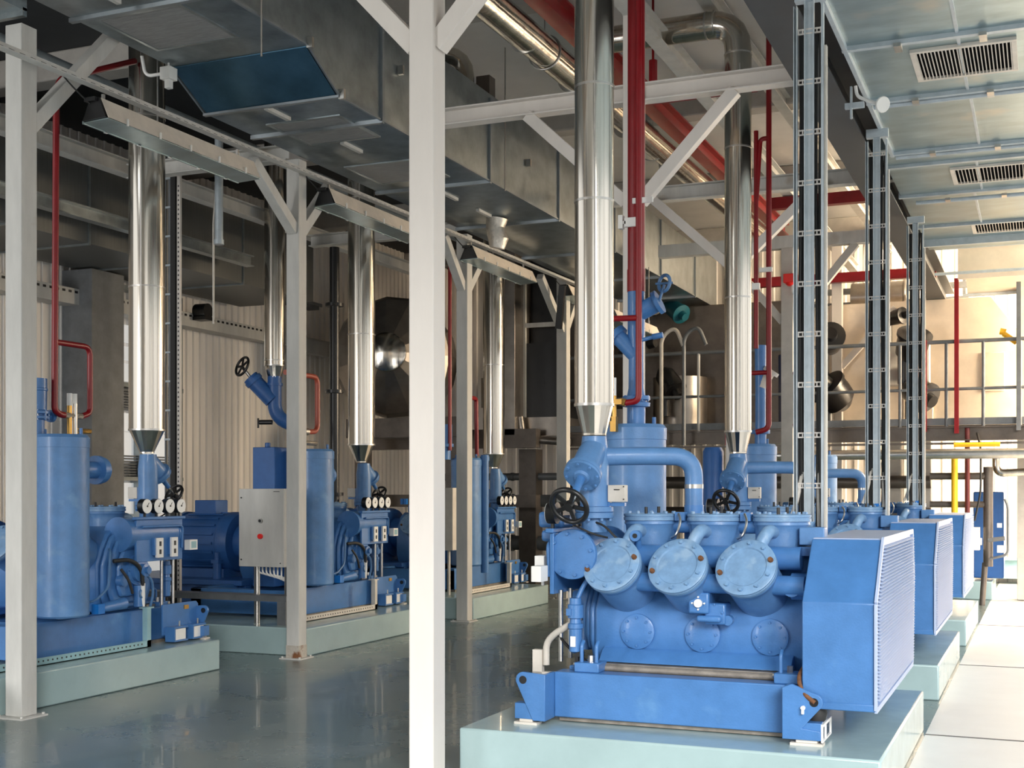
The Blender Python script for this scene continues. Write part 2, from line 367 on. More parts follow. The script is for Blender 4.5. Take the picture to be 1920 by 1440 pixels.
    for i in range(3):
        u = .18+.39*i
        cylinder((u-.01, -.185, 1.18), (-.10, -math.cos(tl), math.sin(tl)), .168, .42)
        cylinder((u, .79, 1.16), (0, math.cos(tl), math.sin(tl)), .168, .42)
        uu = .295+.39*i
        cylinder((uu, .2, 1.46), (0,0,1), .162, .2, True)
        # elbow from the upright head to the inclined head
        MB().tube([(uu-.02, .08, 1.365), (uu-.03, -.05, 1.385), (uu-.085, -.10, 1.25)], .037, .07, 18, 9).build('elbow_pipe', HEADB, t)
    each(MB().cyl((.12,.02,1.225),(1.22,.02,1.225), .066, n=28).cyl((.30,-.10,1.08),(1.26,-.10,1.08), .055, n=20), 'manifold_pipe', BLUE, t)
    m = MB().cyl((1.17,.0,1.07),(1.27,.0,1.07), .075, n=24).cyl((1.19,-.02,1.07),(1.19,-.13,1.07), .05, n=20)
    m.build('end_port', BLUE, t)
    MB().lathe((.29, -.10, 1.345), (0,-1,0), [(-.02,.032),(.02,.032)]).cyl((.29,-.07,1.345),(.28,-.02,1.27),.02).build('lifting_eye', BLUE, t)
    MB().cyl((.29,-.125,1.345),(.29,-.118,1.345), .014, n=14).build('eye_hole', BLACK, t)
    # central valve block
    o = MB().box(.61, .73, -.14, .02, .91, 1.03).box(.70, .82, -.12, .02, .85, .97).box(.66,.80,-.15,-.05,.865,.90).box(.63,.72,-.1,.02,1.03,1.07).build('oil_valve_block', BLUE, t, bevel=.012)
    MB().cyl((.67,-.155,.97),(.67,-.135,.97), .024, n=14).bolts((.67,-.14,.97),(0,-1,0),.035,4,.006,.01).build('sight_glass', WHITE, o)
    MB().cyl((.83,-.11,.875),(.83,-.06,.875),.028,n=16).bolts((.76,-.12,.92),(0,-1,0),.045,4,.007,.012).build('valve_cap', BLUE, o)
    # suction drum with blank flange
    o = MB().cyl((-.07,-.17,1.235),(-.07,.46,1.235), .118 if right else .14, n=40).cyl((-.07,.46,1.235),(-.07,.48,1.235), .15, n=40).build('suction_strainer', BLUE, t)
    MB().lathe((-.07,-.2,1.235), (0,-1,0), [(-.03,.147),(.0,.147),(.004,.143),(.005,.02)], 48).bolts((-.07,-.205,1.235),(0,-1,0),.122,8,.011,.013,ph=.2).build('blank_flange', BLUE, o)
    # upright valve body
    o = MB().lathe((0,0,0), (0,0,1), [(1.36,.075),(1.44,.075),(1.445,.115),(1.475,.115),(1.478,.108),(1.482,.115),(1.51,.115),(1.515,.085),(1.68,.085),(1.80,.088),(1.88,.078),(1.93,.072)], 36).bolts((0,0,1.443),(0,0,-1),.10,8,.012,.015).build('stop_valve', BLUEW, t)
    if right:
        dv = Vector((-.03,-.74,-.66)).normalized(); p = Vector((-.0, -.0, 1.865))
        fl = .25; sl = .43; whr = .118
    else:
        dv = Vector((-.05,-.72,-.66)).normalized(); p = Vector((0,-.0,1.88)); fl = .19; sl = .36; whr = .10
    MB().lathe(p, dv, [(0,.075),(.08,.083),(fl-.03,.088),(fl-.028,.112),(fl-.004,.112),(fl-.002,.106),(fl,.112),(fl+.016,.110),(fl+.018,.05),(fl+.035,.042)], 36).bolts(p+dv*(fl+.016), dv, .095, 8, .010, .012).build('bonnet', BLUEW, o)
    MB().cyl(p+dv*(fl+.02), p+dv*sl*.98, .026, .022, n=18).build('spindle_sleeve', BLUE, o)
    MB().cyl(p+dv*sl*.97, p+dv*(sl+.09), .010, n=12).cyl(p+dv*(sl+.01), p+dv*(sl+.035), .018, n=6).build('spindle', STEEL2, o)
    wc = p+dv*(sl+.09); wn = (dv+Vector((-.10,-.20,.08))).normalized()
    m = MB().torus(wc, wn, whr*.92, whr*.13)
    ref = Vector((0,0,1)); a = wn.cross(ref).normalized(); bb = wn.cross(a)
    m.lathe(wc, wn, [(-.015,.03),(.02,.028)], 16)
    for k in range(5):
        q = a*math.cos(k*2*math.pi/5+.4)+bb*math.sin(k*2*math.pi/5+.4); m.bar(wc+q*.02, wc+q*whr*.86, .024, .010, wn)
    m.build('handwheel', BLACK, o, smooth=50)
    if right:
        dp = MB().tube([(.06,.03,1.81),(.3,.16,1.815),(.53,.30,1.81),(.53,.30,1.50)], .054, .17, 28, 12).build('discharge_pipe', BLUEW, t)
        MB().cyl((.53,.30,1.62),(.53,.30,1.645), .056, n=28).build('pipe_band', STEEL2, dp)
    MB().cyl((.53,.30,1.30),(.53,.30,1.52 if right else 1.46), .058, n=28).build('discharge_riser', BLUE, t)
    # small boxes
    o = MB().box(.09, .20, -.02, .03, 1.54, 1.64).build('terminal_box', CREAMH, t, bevel=.004)
    MB().box(.13,.165,-.024,-.019,1.61,1.615).cyl((.19,-.024,1.555),(.19,-.019,1.555),.004,n=8).cyl((.19,-.024,1.63),(.19,-.019,1.63),.004,n=8).build('box_marks', BLACK, o)
    MB().box(.10,.19,.0,.03,1.515,1.535).box(.08,.10,-.01,.03,1.50,1.64).build('box_bracket', BLUE, t)
    o = MB().box(1.20, 1.34, .05, .16, 1.30, 1.40).build('junction_box', BLUEW, t, bevel=.006)
    MB().box(1.2,1.3,.04,.2,1.24,1.29).build('box_base', BLUE, t)
    m = MB()
    for i in range(2):
        u = .49+.39*i
        m.cyl((u-.06,.2,1.40),(u+.06,.2,1.40),.045,n=20); m.box(u-.03,u+.03,.12,.18,1.43,1.48)
    each(m, 'linking_pipe', BLUE, t)
    m = MB()
    for i in range(2):
        u = .49+.39*i
        m.tube([(u,.10,1.47),(u+.03,.04,1.43),(u+.01,.02,1.35),(u-.03,.05,1.33)], .008, .04, 8)
    each(m, 'capillary_tube', STEEL2, t)
    m = MB()
    for i in range(2):
        m.box(.88+.05*i+.2, .92+.05*i+.2, .66, .72, 1.42, 1.50)
    each(m, 'solenoid', CYAN, t)
    each(MB().tube([(.03,-.06,1.42),(.10,-.10,1.40),(.17,-.1,1.33),(.2,-.05,1.30)], .007, .05, 8).tube([(-.12,-.1,1.42),(-.04,-.16,1.39),(.04,-.12,1.35),(.10,-.05,1.33)], .006, .05, 8), 'cable', RUBBER, t)
    # vertical filter at the front left corner
    o = MB().lathe((-.05,-.19,0),(0,0,1),[(.66,.02),(.67,.036),(.80,.038),(.805,.045),(.83,.045),(.835,.034),(.86,.03),(.865,.046),(.94,.046),(.945,.036),(.98,.034)], 20).box(-.09,-.06,-.24,-.2,.88,.92).build('oil_filter', BLUE, t)
    MB().box(-.065,-.035,-.236,-.228,.70,.76).build('filter_label', WHITE, o)
    MB().tube([(-.05,-.17,.96),(-.02,-.14,1.05),(.03,-.12,1.12)], .014, .05, 10).build('oil_line', BLUE, t)
    if right:
        MB().tube([(-.06,-.16,.84),(-.20,-.14,.76),(-.26,-.12,.70),(-.26,-.12,.57)], .020, .09, 14).build('ivory_hose', CREAMH, t)
        MB().box(-.34,-.28,-.14,-.10,.5,.66).box(-.34,-.1,-.14,-.10,.5,.53).build('hose_clip_bracket', CREAMH, t)
        MB().tube([(-.18,-.14,.76),(-.10,-.16,.68),(-.02,-.16,.63),(.03,-.18,.60)], .009, .05, 8).box(-.05,-.03,-.2,-.18,.58,.68).box(-.05,.03,-.2,-.18,.58,.6).box(-.05,.0,-.21,-.17,.64,.67).build('black_bracket', BLACK, t)
    # ------- crank end with oil pump, gauges
    m = MB().lathe((-.12,.32,.93), (-1,0,0), [(0,.13),(.03,.13),(.035,.10),(.07,.10),(.075,.055),(.12,.055),(.125,.03),(.15,.03)], 32).bolts((-.15,.32,.93),(-1,0,0),.115,8,.009,.012)
    m.cyl((-.16,.32,.80),(-.16,.32,.62),.045,n=20).cyl((-.1,.5,.85),(-.16,.5,.85),.05,n=20)
    m.build('oil_pump', BLUE, t)
    each(MB().torus((-.20,.32,.73), (1,0,0), .035, .010).tube([(-.18,.3,.9),(-.2,.2,.85),(-.2,.18,.72),(-.18,.2,.6)], .012, .05, 8).tube([(-.10,.62,1.12),(-.14,.66,1.10),(-.14,.68,.80),(-.14,.85,.70),(-.10,.95,.70)], .011, .06, 8), 'oil_tube', BPIPE, t)
    each(MB().tube([(-.14,.62,1.02),(-.2,.48,1.03),(-.22,.36,.95),(-.21,.33,.80)], .018, .08, 10).tube([(-.16,.55,.95),(-.2,.5,.86),(-.2,.45,.74)], .012, .05, 8), 'black_hose', RUBBER, t)
    MB().cyl((-.21,.33,.82),(-.19,.31,.62), .02, n=12).build('white_hose_end', WHITE, t)
    MB().cyl((-.15,.50,.66),(-.15,.78,.64), .05, .035, n=18).build('drain_pipe', BLUE, t)
    MB().box(-.19,-.12,.78,.86,.60,.68).build('drain_actuator', CYAN, t)
    each(MB().cyl((-.16,.02,.60),(-.16,.02,1.02),.014,n=10).cyl((-.16,-.14,.60),(-.16,-.14,1.02),.014,n=10), 'panel_post', STEEL2, t)
    p_ = MB().box(-.20,-.175,-.22,.40,1.00,1.36).box(-.22,-.17,-.24,.42,1.36,1.385).box(-.23,-.20,-.12,-.02,1.05,1.2).box(-.23,-.20,.1,.2,1.05,1.2).tube([(-.21,-.20,1.1),(-.22,-.20,1.3),(-.22,.35,1.3)], .012, .05, 8).build('gauge_panel', BLUE, t, bevel=.004)
    for k in range(4):
        v = -.17+.155*k
        g = MB().cyl((-.17,v,1.475),(-.225,v,1.475),.064,n=24).cyl((-.2,v,1.36),(-.2,v,1.43),.012,n=8).build('pressure_gauge', BLACK, p_)
        MB().cyl((-.222,v,1.475),(-.229,v,1.475),.061,n=24).build('gauge_dial', DIAL, p_)
        MB().bar((-.231,v,1.475),(-.231,v-.02,1.505),.004,.002,(1,0,0)).cyl((-.229,v,1.475),(-.233,v,1.475),.008,n=10).build('gauge_needle', BLACK, p_)
    for v in (-.10, .10):
        MB().box(-.245,-.225,v,v+.085,1.03,1.20).build('pressure_switch', WHITE, p_)
        MB().box(-.248,-.244,v+.03,v+.055,1.06,1.10).box(-.248,-.244,v+.03,v+.055,1.13,1.17).build('switch_window', BLACK, p_)
    MB().box(-.26,-.20,-.36,-.25,1.08,1.17).build('display_unit', WHITE, p_); MB().box(-.263,-.259,-.34,-.27,1.095,1.155).build('display_screen', TEALA, p_)
    if right:   # boxes seen edge-on at the left end
        o = MB().box(-.33,-.17,-.08,.12,1.385,1.48).box(-.32,-.18,-.06,.12,1.30,1.37).build('actuator_box', BLUE, t, bevel=.02)
        MB().box(-.32,-.26,-.16,-.06,1.10,1.22).cyl((-.29,-.1,1.04),(-.29,-.1,1.10),.01,n=8).build('white_sensor_box', WHITE, t, bevel=.004)
        # belt guard
        pr = [(-.40,.47),(-.40,1.02),(-.09,1.34),(1.56,1.34),(1.64,1.04),(1.56,.47)]
        g = MB().prism(pr, 'x', 1.295, 1.665).prism([(-.405,.46),(-.405,.50),(1.565,.50),(1.565,.46)], 'x', 1.285, 1.67).build('belt_guard', BLUE, t, bevel=.006)
        m = MB()
        def vr(z):
            lo = -.40 if z < 1.02 else -.40+(z-1.02)/.32*.31
            hi = 1.56+(z-.47)/.57*.08 if z < 1.04 else 1.64-(z-1.04)/.3*.08
            return lo, hi
        k = 0
        while k < 44:
            z = .515+k*.0182; lo, hi = vr(z); k += 1
            m.prism([(1.665,z),(1.688,z-.003),(1.690,z),(1.667,z+.009),(1.665,z+.009)], 'y', lo+.05, hi-.05)
        m.build('louvre_panel', LOUV, g, smooth=20)
        m = MB()
        pe = pr+[pr[0]]
        for a, b in zip(pe[:-1], pe[1:]): m.bar((1.672,a[0],a[1]),(1.672,b[0],b[1]), .03, .014, (1,0,0))
        m.build('guard_edging', LOUV, g)
        MB().box(1.30,1.66,-.07,1.54,1.338,1.346).build('guard_top_plate', LOUV, g)
    else:
        m = MB().lathe((1.30,.32,1.0),(1,0,0),[(0,.22),(.15,.22),(.16,.34),(.22,.36),(.30,.36),(.32,.34),(.9,.34),(.92,.36),(1.0,.36),(1.05,.30),(1.12,.28)], 40)
        for k in range(20):
            a = R(k*18); m.bar((1.65,.32+.35*math.cos(a),1.0+.35*math.sin(a)),(2.15,.32+.35*math.cos(a),1.0+.35*math.sin(a)), .012, .03, (0,-math.sin(a),math.cos(a)))
        m.box(1.5,2.2,.0,.64,.60,.70)
        m.build('electric_motor', BLUE2, t)
        MB().box(1.75,2.05,.2,.45,1.33,1.50).build('motor_terminal_box', BLUE2, t, bevel=.01)
        MB().box(1.0,3.1,-.12,.0,.30,.54).box(1.0,3.1,.80,.92,.30,.54).box(1.0,3.1,-.2,1.0,.54,.60).build('motor_bed', BLUE2, t, bevel=.006)
        MB().cyl((1.45,.83,.60),(1.45,.83,.8),.05,n=16).box(1.4,1.5,.78,.88,.78,.82).cyl((1.45,.83,.82),(1.45,.83,.90),.03).build('drain_pump', BLUE2, t)
    return t

rc = compressor('right', 'nearest light blue compressor, its belt guard face ribbed with fine louvres')
rc.location = (-2.47, 7.15, .27)
dup(rc, (-2.47, 11.0, .27), 0, 'second blue compressor of the right row, partly behind the nearest cable ladder')
dup(rc, (-2.47, 14.85, .27), 0, 'third blue compressor of the right row, the farthest with a sloped belt guard')
lc = compressor('left', 'leftmost dark blue compressor with four white gauges, by the tall blue tank')
lc.location = (-7.3, 9.08, .27); lc.rotation_euler = (0, 0, math.pi)
dup(lc, (-7.3, 12.93, .27), math.pi, 'blue compressor with gauges right of the grey control cabinet')
dup(lc, (-7.3, 16.78, .27), math.pi, 'small distant blue compressor right of the middle grey column')

# ================================================================== OIL SEPARATOR VESSELS
def vessel(x, y, lab):
    t = thing('oil_separator_tank', lab, 'tank', (x, y, .585), 'upright blue oil separator tanks')
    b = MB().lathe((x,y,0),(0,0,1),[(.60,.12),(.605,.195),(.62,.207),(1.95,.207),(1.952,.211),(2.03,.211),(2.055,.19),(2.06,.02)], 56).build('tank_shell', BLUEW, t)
    MB().cyl((x,y,.585),(x,y,.61),.05,n=16).build('tank_leg', BLUE, t)
    each(MB().cyl((x+.1,y+.1,2.05),(x+.1,y+.1,2.11),.014,n=10).cyl((x-.13,y-.05,2.05),(x-.13,y-.05,2.1),.014,n=10), 'vent_stub', BLUE, t)
    return t
vessel(-2.56, 8.27, 'light blue tank standing behind the nearest compressor')
vessel(-2.56, 12.12, 'light blue tank behind the second compressor, right of its steel exhaust')
vessel(-2.56, 15.97, 'slim-looking blue tank between the two nearest cable ladders')
vessel(-7.22, 7.93, 'tall blue tank at the left behind the leftmost column')
vessel(-7.22, 11.72, 'blue tank directly right of the column with the rusty base')
vessel(-7.22, 15.60, 'far blue tank half hidden by the middle grey column')
# left tank nozzle
t = thing('angle_valve', 'blue flanged valve on the side of the leftmost tank', 'valve', (-7.25, 8.12, 1.75))
MB().cyl((-7.25,8.10,1.78),(-7.25,8.34,1.78),.07,n=24).build('valve_body', BLUE, t)
MB().cyl((-7.25,8.34,1.78),(-7.25,8.38,1.78),.12,n=28).cyl((-7.25,8.39,1.78),(-7.25,8.42,1.78),.11,n=28).cyl((-7.25,8.42,1.78),(-7.25,8.50,1.78),.045,n=20).build('flange', BLUE, t)
tag(MB().cyl((-7.25,12.0,1.78),(-7.25,12.1,1.78),.08,n=20).cyl((-7.25,12.0,1.78),(-7.25,12.04,1.78),.11,n=20).build('blind_flange', BLUE), 'small blue flange on the side of the tank beside the rusty based column', 'flange')
tag(MB().box(-7.72,-7.45,11.3,11.55,.6,2.07).cyl((-7.6,11.4,2.07),(-7.6,11.4,2.12),.03).build('receiver_tank', BLUE2, bevel=.006), 'dark blue rectangular tank behind the grey control cabinet', 'tank')
tag(MB().lathe((-2.96,12.1,0),(0,0,1),[(.3,.10),(1.99,.10),(2.03,.08)], 24).build('receiver_tank', BLUE2), 'narrow dark blue tank left of the second steel exhaust cone', 'tank')

# ================================================================== RISERS AND VALVES
# blue and red riser on the nearest tank
t = thing('suction_riser', 'large red riser pipe with blue valve section above the nearest tank', 'pipe', (-2.54, 8.22, 2.05))
x, y = -2.54, 8.22
MB().lathe((x,y,0),(0,0,1),[(2.05,.062),(2.17,.062),(2.175,.092),(2.20,.095),(2.205,.07),(2.215,.07),(2.22,.095),(2.245,.092),(2.25,.062),(2.30,.052),(2.62,.050),(2.66,.058),(2.95,.058)], 30).bolts((x,y,2.21),(0,0,1),.082,8,.008,.04).build('blue_pipe', BLUE, t)
MB().cyl((x,y,2.52),(x-.13,y-.02,2.66),.055,n=24).cyl((x-.115,y-.02,2.645),(x-.145,y-.02,2.675),.075,n=24).build('strainer_branch', BLUE, t)
MB().cyl((x,y,2.80),(x+.15,y,2.87),.06,n=24).cyl((x+.14,y,2.865),(x+.165,y,2.877),.082,n=26).build('valve_branch', BLUE, t)
MB().cyl((x+.05,y-.03,2.62),(x+.16,y-.05,2.64),.013,n=10).cyl((x+.13,y-.05,2.635),(x+.2,y-.05,2.645),.02,n=10).build('blue_handle', BLUE, t)
MB().torus((x+.19,y+.02,3.0),(-.5,-.8,.1),.055,.012).cyl((x+.13,y+.02,3.0),(x+.25,y+.02,3.0),.008,n=8).cyl((x+.16,y,2.88),(x+.19,y+.02,2.99),.01).build('round_handwheel', BPIPE, t)
MB().cyl((x,y,2.95),(x,y,3.1),.062,n=28).cyl((x,y,3.08),(x,y,6.25),.058,n=28).build('red_pipe', RED, t)
c = MB()
c.box(x-.10,x-.07,y-.09,y-.04,3.37,3.46); c.box(x-.06,x+.05,y-.08,y-.055,3.38,3.44); c.box(x-.10,x-.05,y-.08,y-.06,3.40,3.42)
c.box(x+.0,x+.14,y-.09,y-.07,3.53,3.565); each(c, 'pipe_clamp', WHITE, t)
t = thing('relief_pipe', 'slim red pipe ending in a hook beside the nearest tank top', 'pipe', (-2.46, 8.05, 2.2))
MB().tube([(-2.47,8.05,6.2),(-2.47,8.05,2.20),(-2.56,8.05,2.19)], .021, .07, 14).tube([(-2.47,8.05,2.75),(-2.78,8.0,2.75)], .020, .01, 12).build('red_tube', RED, t)
MB().cyl((-2.56,8.05,2.19),(-2.60,8.05,2.20),.026,n=8).box(-2.68,-2.58,8.02,8.08,2.18,2.215).box(-2.66,-2.62,8.02,8.07,2.0,2.10).cyl((-2.64,8.05,2.1),(-2.64,8.05,2.24),.016).build('brass_valve', BRASS, t)
MB().cyl((-2.64,8.05,2.24),(-2.64,8.05,2.36),.014,n=10).cyl((-2.68,8.05,2.22),(-2.68,8.05,2.32),.014,n=10).box(-2.69,-2.65,8.02,8.07,2.07,2.095).build('white_cap', WHITE, t)
# second
t = thing('relief_pipe', 'pair of slim red pipes right of the second steel exhaust', 'pipe', (-2.45, 11.9, 2.1))
MB().tube([(-2.38,11.9,5.9),(-2.38,11.9,2.19),(-2.50,11.9,2.16)], .026, .08, 12).tube([(-2.50,11.9,5.0),(-2.50,11.9,2.95)], .022, .02, 12).tube([(-2.55,11.9,2.72),(-2.38,11.9,2.72)], .022, .01, 10).tube([(-2.50,11.9,4.3),(-2.46,11.9,4.92),(-2.38,11.9,4.92)],.022,.08,10).build('red_tube', RED, t)
MB().box(-2.55,-2.46,11.85,11.9,3.5,3.56).box(-2.46,-2.34,11.84,11.88,3.66,3.70).build('pipe_clamp', WHITE, t)
t = thing('suction_riser', 'blue riser with flange above the tank of the second compressor', 'pipe', (-2.5, 12.1, 2.05))
MB().lathe((-2.50,12.1,0),(0,0,1),[(2.05,.055),(2.15,.055),(2.155,.09),(2.19,.09),(2.2,.05),(2.6,.05),(3.0,.055)],24).build('blue_pipe', BLUE, t)
MB().cyl((-2.50,12.1,2.6),(-2.40,12.1,2.75),.05,n=20).cyl((-2.41,12.1,2.73),(-2.39,12.1,2.76),.08,n=20).build('strainer_branch', CREAMH, t)
# left tank risers
t = thing('suction_riser', 'blue flanged riser on top of the leftmost tank', 'pipe', (-7.34, 7.75, 2.05))
MB().lathe((-7.38,7.82,0),(0,0,1),[(2.05,.06),(2.17,.06),(2.18,.10),(2.20,.10),(2.205,.075),(2.215,.075),(2.22,.10),(2.24,.10),(2.25,.078),(2.40,.08),(2.405,.085),(2.42,.085),(2.425,.08),(2.5,.08)],28).bolts((-7.38,7.82,2.17),(0,0,1),.088,8,.009,.08).cyl((-7.38,7.84,2.21),(-7.38,7.98,2.21),.03).cyl((-7.38,7.96,2.21),(-7.38,7.99,2.21),.05,n=16).build('blue_pipe', BLUE, t)
t = thing('relief_pipe', 'slim red pipe with square loop beside the leftmost column', 'pipe', (-7.3, 8.0, 2.2))
MB().tube([(-7.3,8.9,5.35),(-7.3,7.99,4.92),(-7.3,7.95,4.8),(-7.3,7.93,2.25),(-7.3,8.0,2.22),(-7.3,8.04,2.22)], .026, .09, 14).tube([(-7.3,7.93,2.80),(-7.3,8.34,2.80),(-7.3,8.34,2.25),(-7.3,8.24,2.22)], .024, .08, 14).build('red_tube', RED, t)
MB().cyl((-7.3,8.04,2.22),(-7.3,8.10,2.22),.026,n=8).cyl((-7.3,8.18,2.22),(-7.3,8.24,2.22),.026,n=8).cyl((-7.3,8.10,2.22),(-7.3,8.18,2.22),.018,n=8).cyl((-7.3,8.16,2.05),(-7.3,8.16,2.32),.022,n=10).cyl((-7.3,8.16,2.1),(-7.3,8.30,2.1),.014,n=8).build('steel_valve', STEEL2, t)
MB().cyl((-7.3,8.10,2.04),(-7.3,8.10,2.30),.020,n=10).cyl((-7.3,8.2,2.1),(-7.3,8.34,2.1),.02,n=8).build('brass_valve', BRASS, t)
MB().cyl((-7.3,8.10,2.30),(-7.3,8.10,2.40),.022,n=10).cyl((-7.3,8.16,2.32),(-7.3,8.16,2.40),.02,n=10).build('white_cap', WHITE, t)
t = thing('relief_pipe', 'orange red bent pipe right of the column with the rusty base', 'pipe', (-7.25, 11.8, 2.2))
MB().tube([(-7.25,11.2,2.84),(-7.25,11.83,2.84),(-7.25,11.83,2.25),(-7.25,11.62,2.24)], .028, .09, 14).build('red_tube', mat('faded_red_paint',(.36,.07,.04),.4), t)
MB().cyl((-7.25,11.62,2.24),(-7.25,11.55,2.24),.04,n=12).cyl((-7.25,11.5,2.05),(-7.25,11.5,2.38),.06,n=14).cyl((-7.25,11.55,2.12),(-7.25,11.8,2.12),.025,n=8).build('steel_valve', STEEL2, t)
t = thing('relief_pipe', 'thin red vertical pipe just left of the middle grey column', 'pipe', (-7.3,15.2,2.2))
MB().tube([(-7.3,15.25,4.6),(-7.3,15.25,2.15)], .025, .02, 10).tube([(-7.3,15.9,2.9),(-7.3,16.1,2.9),(-7.3,16.12,2.1)], .03, .06, 10).build('red_tube', RED, t)
tag(MB().lathe((-7.4,15.3,0),(0,0,1),[(2.03,.08),(2.2,.08),(2.2,.12),(2.24,.12),(2.24,.1),(2.5,.1)],20).build('suction_riser', BLUE), 'blue flanged riser between the white front column and middle grey column', 'pipe')
tag(MB().cyl((-7.0,15.72,.5),(-7.0,15.72,2.1),.055,n=20).cyl((-7.0,15.72,2.02),(-7.0,15.72,2.08),.065,n=20).build('drain_column', BLUE), 'slim blue upright pipe touching the right side of the middle grey column', 'pipe')

# ================================================================== STEEL EXHAUSTS
def exhaust(x, y, r, z0, zc, z1, bands, lab, rb, elbow=None):
    t = thing('insulated_pipe', lab, 'pipe', (x, y, z0), 'stainless clad vertical pipes')
    nb = 40
    if not elbow:
        m = MB().cyl((x,y,zc),(x,y,z1),r,n=56)
    else:
        m = MB().tube([(x,y,zc),(x,y,z1),(x+elbow,y,z1)], r, r*2.2, 48, 5)
    m.build('pipe_jacket', STEEL, t)
    MB().lathe((x,y,0),(0,0,1),[(z0,rb),(z0+.012,rb),(zc-.01,r*.97),(zc,r*1.0)],18).build('jacket_cone', STEEL, t, smooth=12)
    m = MB()
    for z in bands: m.cyl((x,y,z),(x,y,z+.014),r*1.025,n=48)
    m.cyl((x,y,zc-.012),(x,y,zc+.004),r*1.03,n=48)
    if elbow: m.cyl((x,y,z1-.3),(x,y,z1-.285),r*1.04,n=48); m.cyl((x+elbow*.15,y,z1),(x+elbow*.16,y,z1),r*1.04,n=48); m.cyl((x-.27,y,z1),(x-.285,y,z1),r*1.04,n=48)
    m.bar((x+r*.35,y-r*.94,zc),(x+r*.35,y-r*.94,z1-.4), .008, .006, (0,1,0))
    each(m, 'seam_band', STEEL2, t)
    return t
exhaust(-2.47, 7.15, .117, 1.935, 2.12, 6.25, (3.32, 4.0), 'nearest stainless pipe rising from the front compressor valve', .073)
exhaust(-2.47, 11.0, .117, 1.935, 2.13, 5.72, (3.29, 4.6), 'stainless pipe with a bend at its top, above the second compressor', .073, -1.3)
exhaust(-7.33, 9.10, .157, 1.94, 2.15, 6.25, (3.40, 4.9), 'wide stainless pipe of the leftmost compressor', .065)
exhaust(-7.33, 12.93, .157, 1.94, 2.15, 6.25, (3.42, 5.0), 'wide stainless pipe above the gauges right of the control cabinet', .065)
exhaust(-7.33, 16.78, .155, 1.94, 2.15, 6.25, (3.42,), 'farthest stainless pipe of the left row, between two grey columns', .065)
exhaust(-8.7, 13.2, .125, 3.0, 3.15, 6.25, (3.2,), 'slim stainless pipe left of the rusty based column, ending high', .085)
t = thing('angle_valve', 'blue valve with black handwheel hanging below the slim high steel pipe', 'valve', (-8.7,13.2,3.0))
MB().tube([(-8.7,13.2,3.02),(-8.7,13.2,2.50),(-8.4,13.4,2.38)], .085, .2, 24).cyl((-8.7,13.2,2.90),(-8.7,13.2,2.93),.10,n=24).build('valve_body', BLUE2, t)
MB().cyl((-8.72,13.18,2.72),(-8.95,13.05,3.0),.10,n=24).cyl((-8.9,13.08,2.94),(-8.93,13.06,2.98),.115,n=24).build('bonnet', BLUE2, t)
MB().cyl((-8.95,13.05,3.0),(-9.02,12.98,3.12),.02,n=12).build('spindle', STEEL2, t)
wn = Vector((-.35,-.85,.35)).normalized(); wc = Vector((-9.02,12.98,3.13)); a = wn.cross(Vector((0,0,1))).normalized(); bb = wn.cross(a)
m = MB().torus(wc, wn, .12, .016)
for k in range(5):
    q = a*math.cos(k*1.2566)+bb*math.sin(k*1.2566); m.bar(wc, wc+q*.12, .028, .012, wn)
m.build('handwheel', BLACK, t)
MB().cyl((-8.85,13.1,2.45),(-8.7,13.15,2.45),.03,n=10).cyl((-8.87,13.1,2.38),(-8.87,13.1,2.5),.012,n=8).build('drain_cock', BLACK, t)

# ================================================================== COLUMNS, BRACES
CG = 'box section steel columns'
def column(x, y, s, z1, lab, m=GREYP, plate=True, braces=(), rust=False, z0=0):
    t = thing('steel_column', lab, 'column', (x, y, z0), CG)
    MB().box(x-s/2,x+s/2,y-s/2,y+s/2,z0+.012,z1).build('column_shaft', m, t, bevel=.006)
    if plate: MB().box(x-s*.85,x+s*.85,y-s*.85,y+s*.85,z0,z0+.012).bolts((x,y,z0+.012),(0,0,1),s*.98,4,.012,.014,ph=.78).build('base_plate', m, t)
    if rust: MB().box(x-s/2-.002,x+s/2+.002,y-s/2-.002,y+s/2+.002,.012,.13).build('rusty_foot', RUSTP, t)
    for (dx, dy, za, zb) in braces:
        sx = math.copysign(s/2, dx) if dx else 0; sy = math.copysign(s/2, dy) if dy else 0
        MB().bar((x+sx*.8,y+sy*.8,za),(x+dx,y+dy,zb), .10, .10, (0,1,0) if dx else (1,0,0)).build('brace', m, t, bevel=.004)
    return t
RUSTP = mat('rust_stained_paint', (.50,.46,.40), .6, 0, .2, 10, spots=((.20,.08,.03), 9, .5))
column(-6.70, 6.95, .15, 4.9, 'leftmost grey column in front of the tall blue tank', GREYP, braces=((0,1.02,4.2,5.22),))
column(-6.62, 10.42, .14, 4.78, 'grey column with rusty base beside the control cabinet', GREYP, braces=((0,-.75,4.1,4.6),(0,.6,4.1,4.66)), rust=True)
column(-6.60, 14.2, .15, 4.77, 'middle grey column right of the white front column', GREYP, braces=((0,-.6,4.1,4.66),(0,.6,4.1,4.66)))
column(-6.60, 17.7, .16, 4.77, 'distant grey column just left of the nearest steel pipe', GREYP, braces=((0,-.95,4.0,4.66),(0,.6,4.0,4.66)))
column(-3.14, 6.27, .150, 6.25, 'white column in the foreground with its foot out of view', CREAM, braces=((-.95,0,4.05,5.0),(.95,0,4.05,5.0)))
column(-3.14, 10.1, .15, 6.25, 'cream column directly behind the large red riser', CREAM, braces=((-.95,0,4.0,4.83),(.85,0,4.0,4.83)))
column(-3.14, 13.79, .15, 6.25, 'cream column hidden behind the steel pipe with the top bend', CREAM, braces=((-.95,0,4.1,4.92),(.95,0,4.1,4.92)))
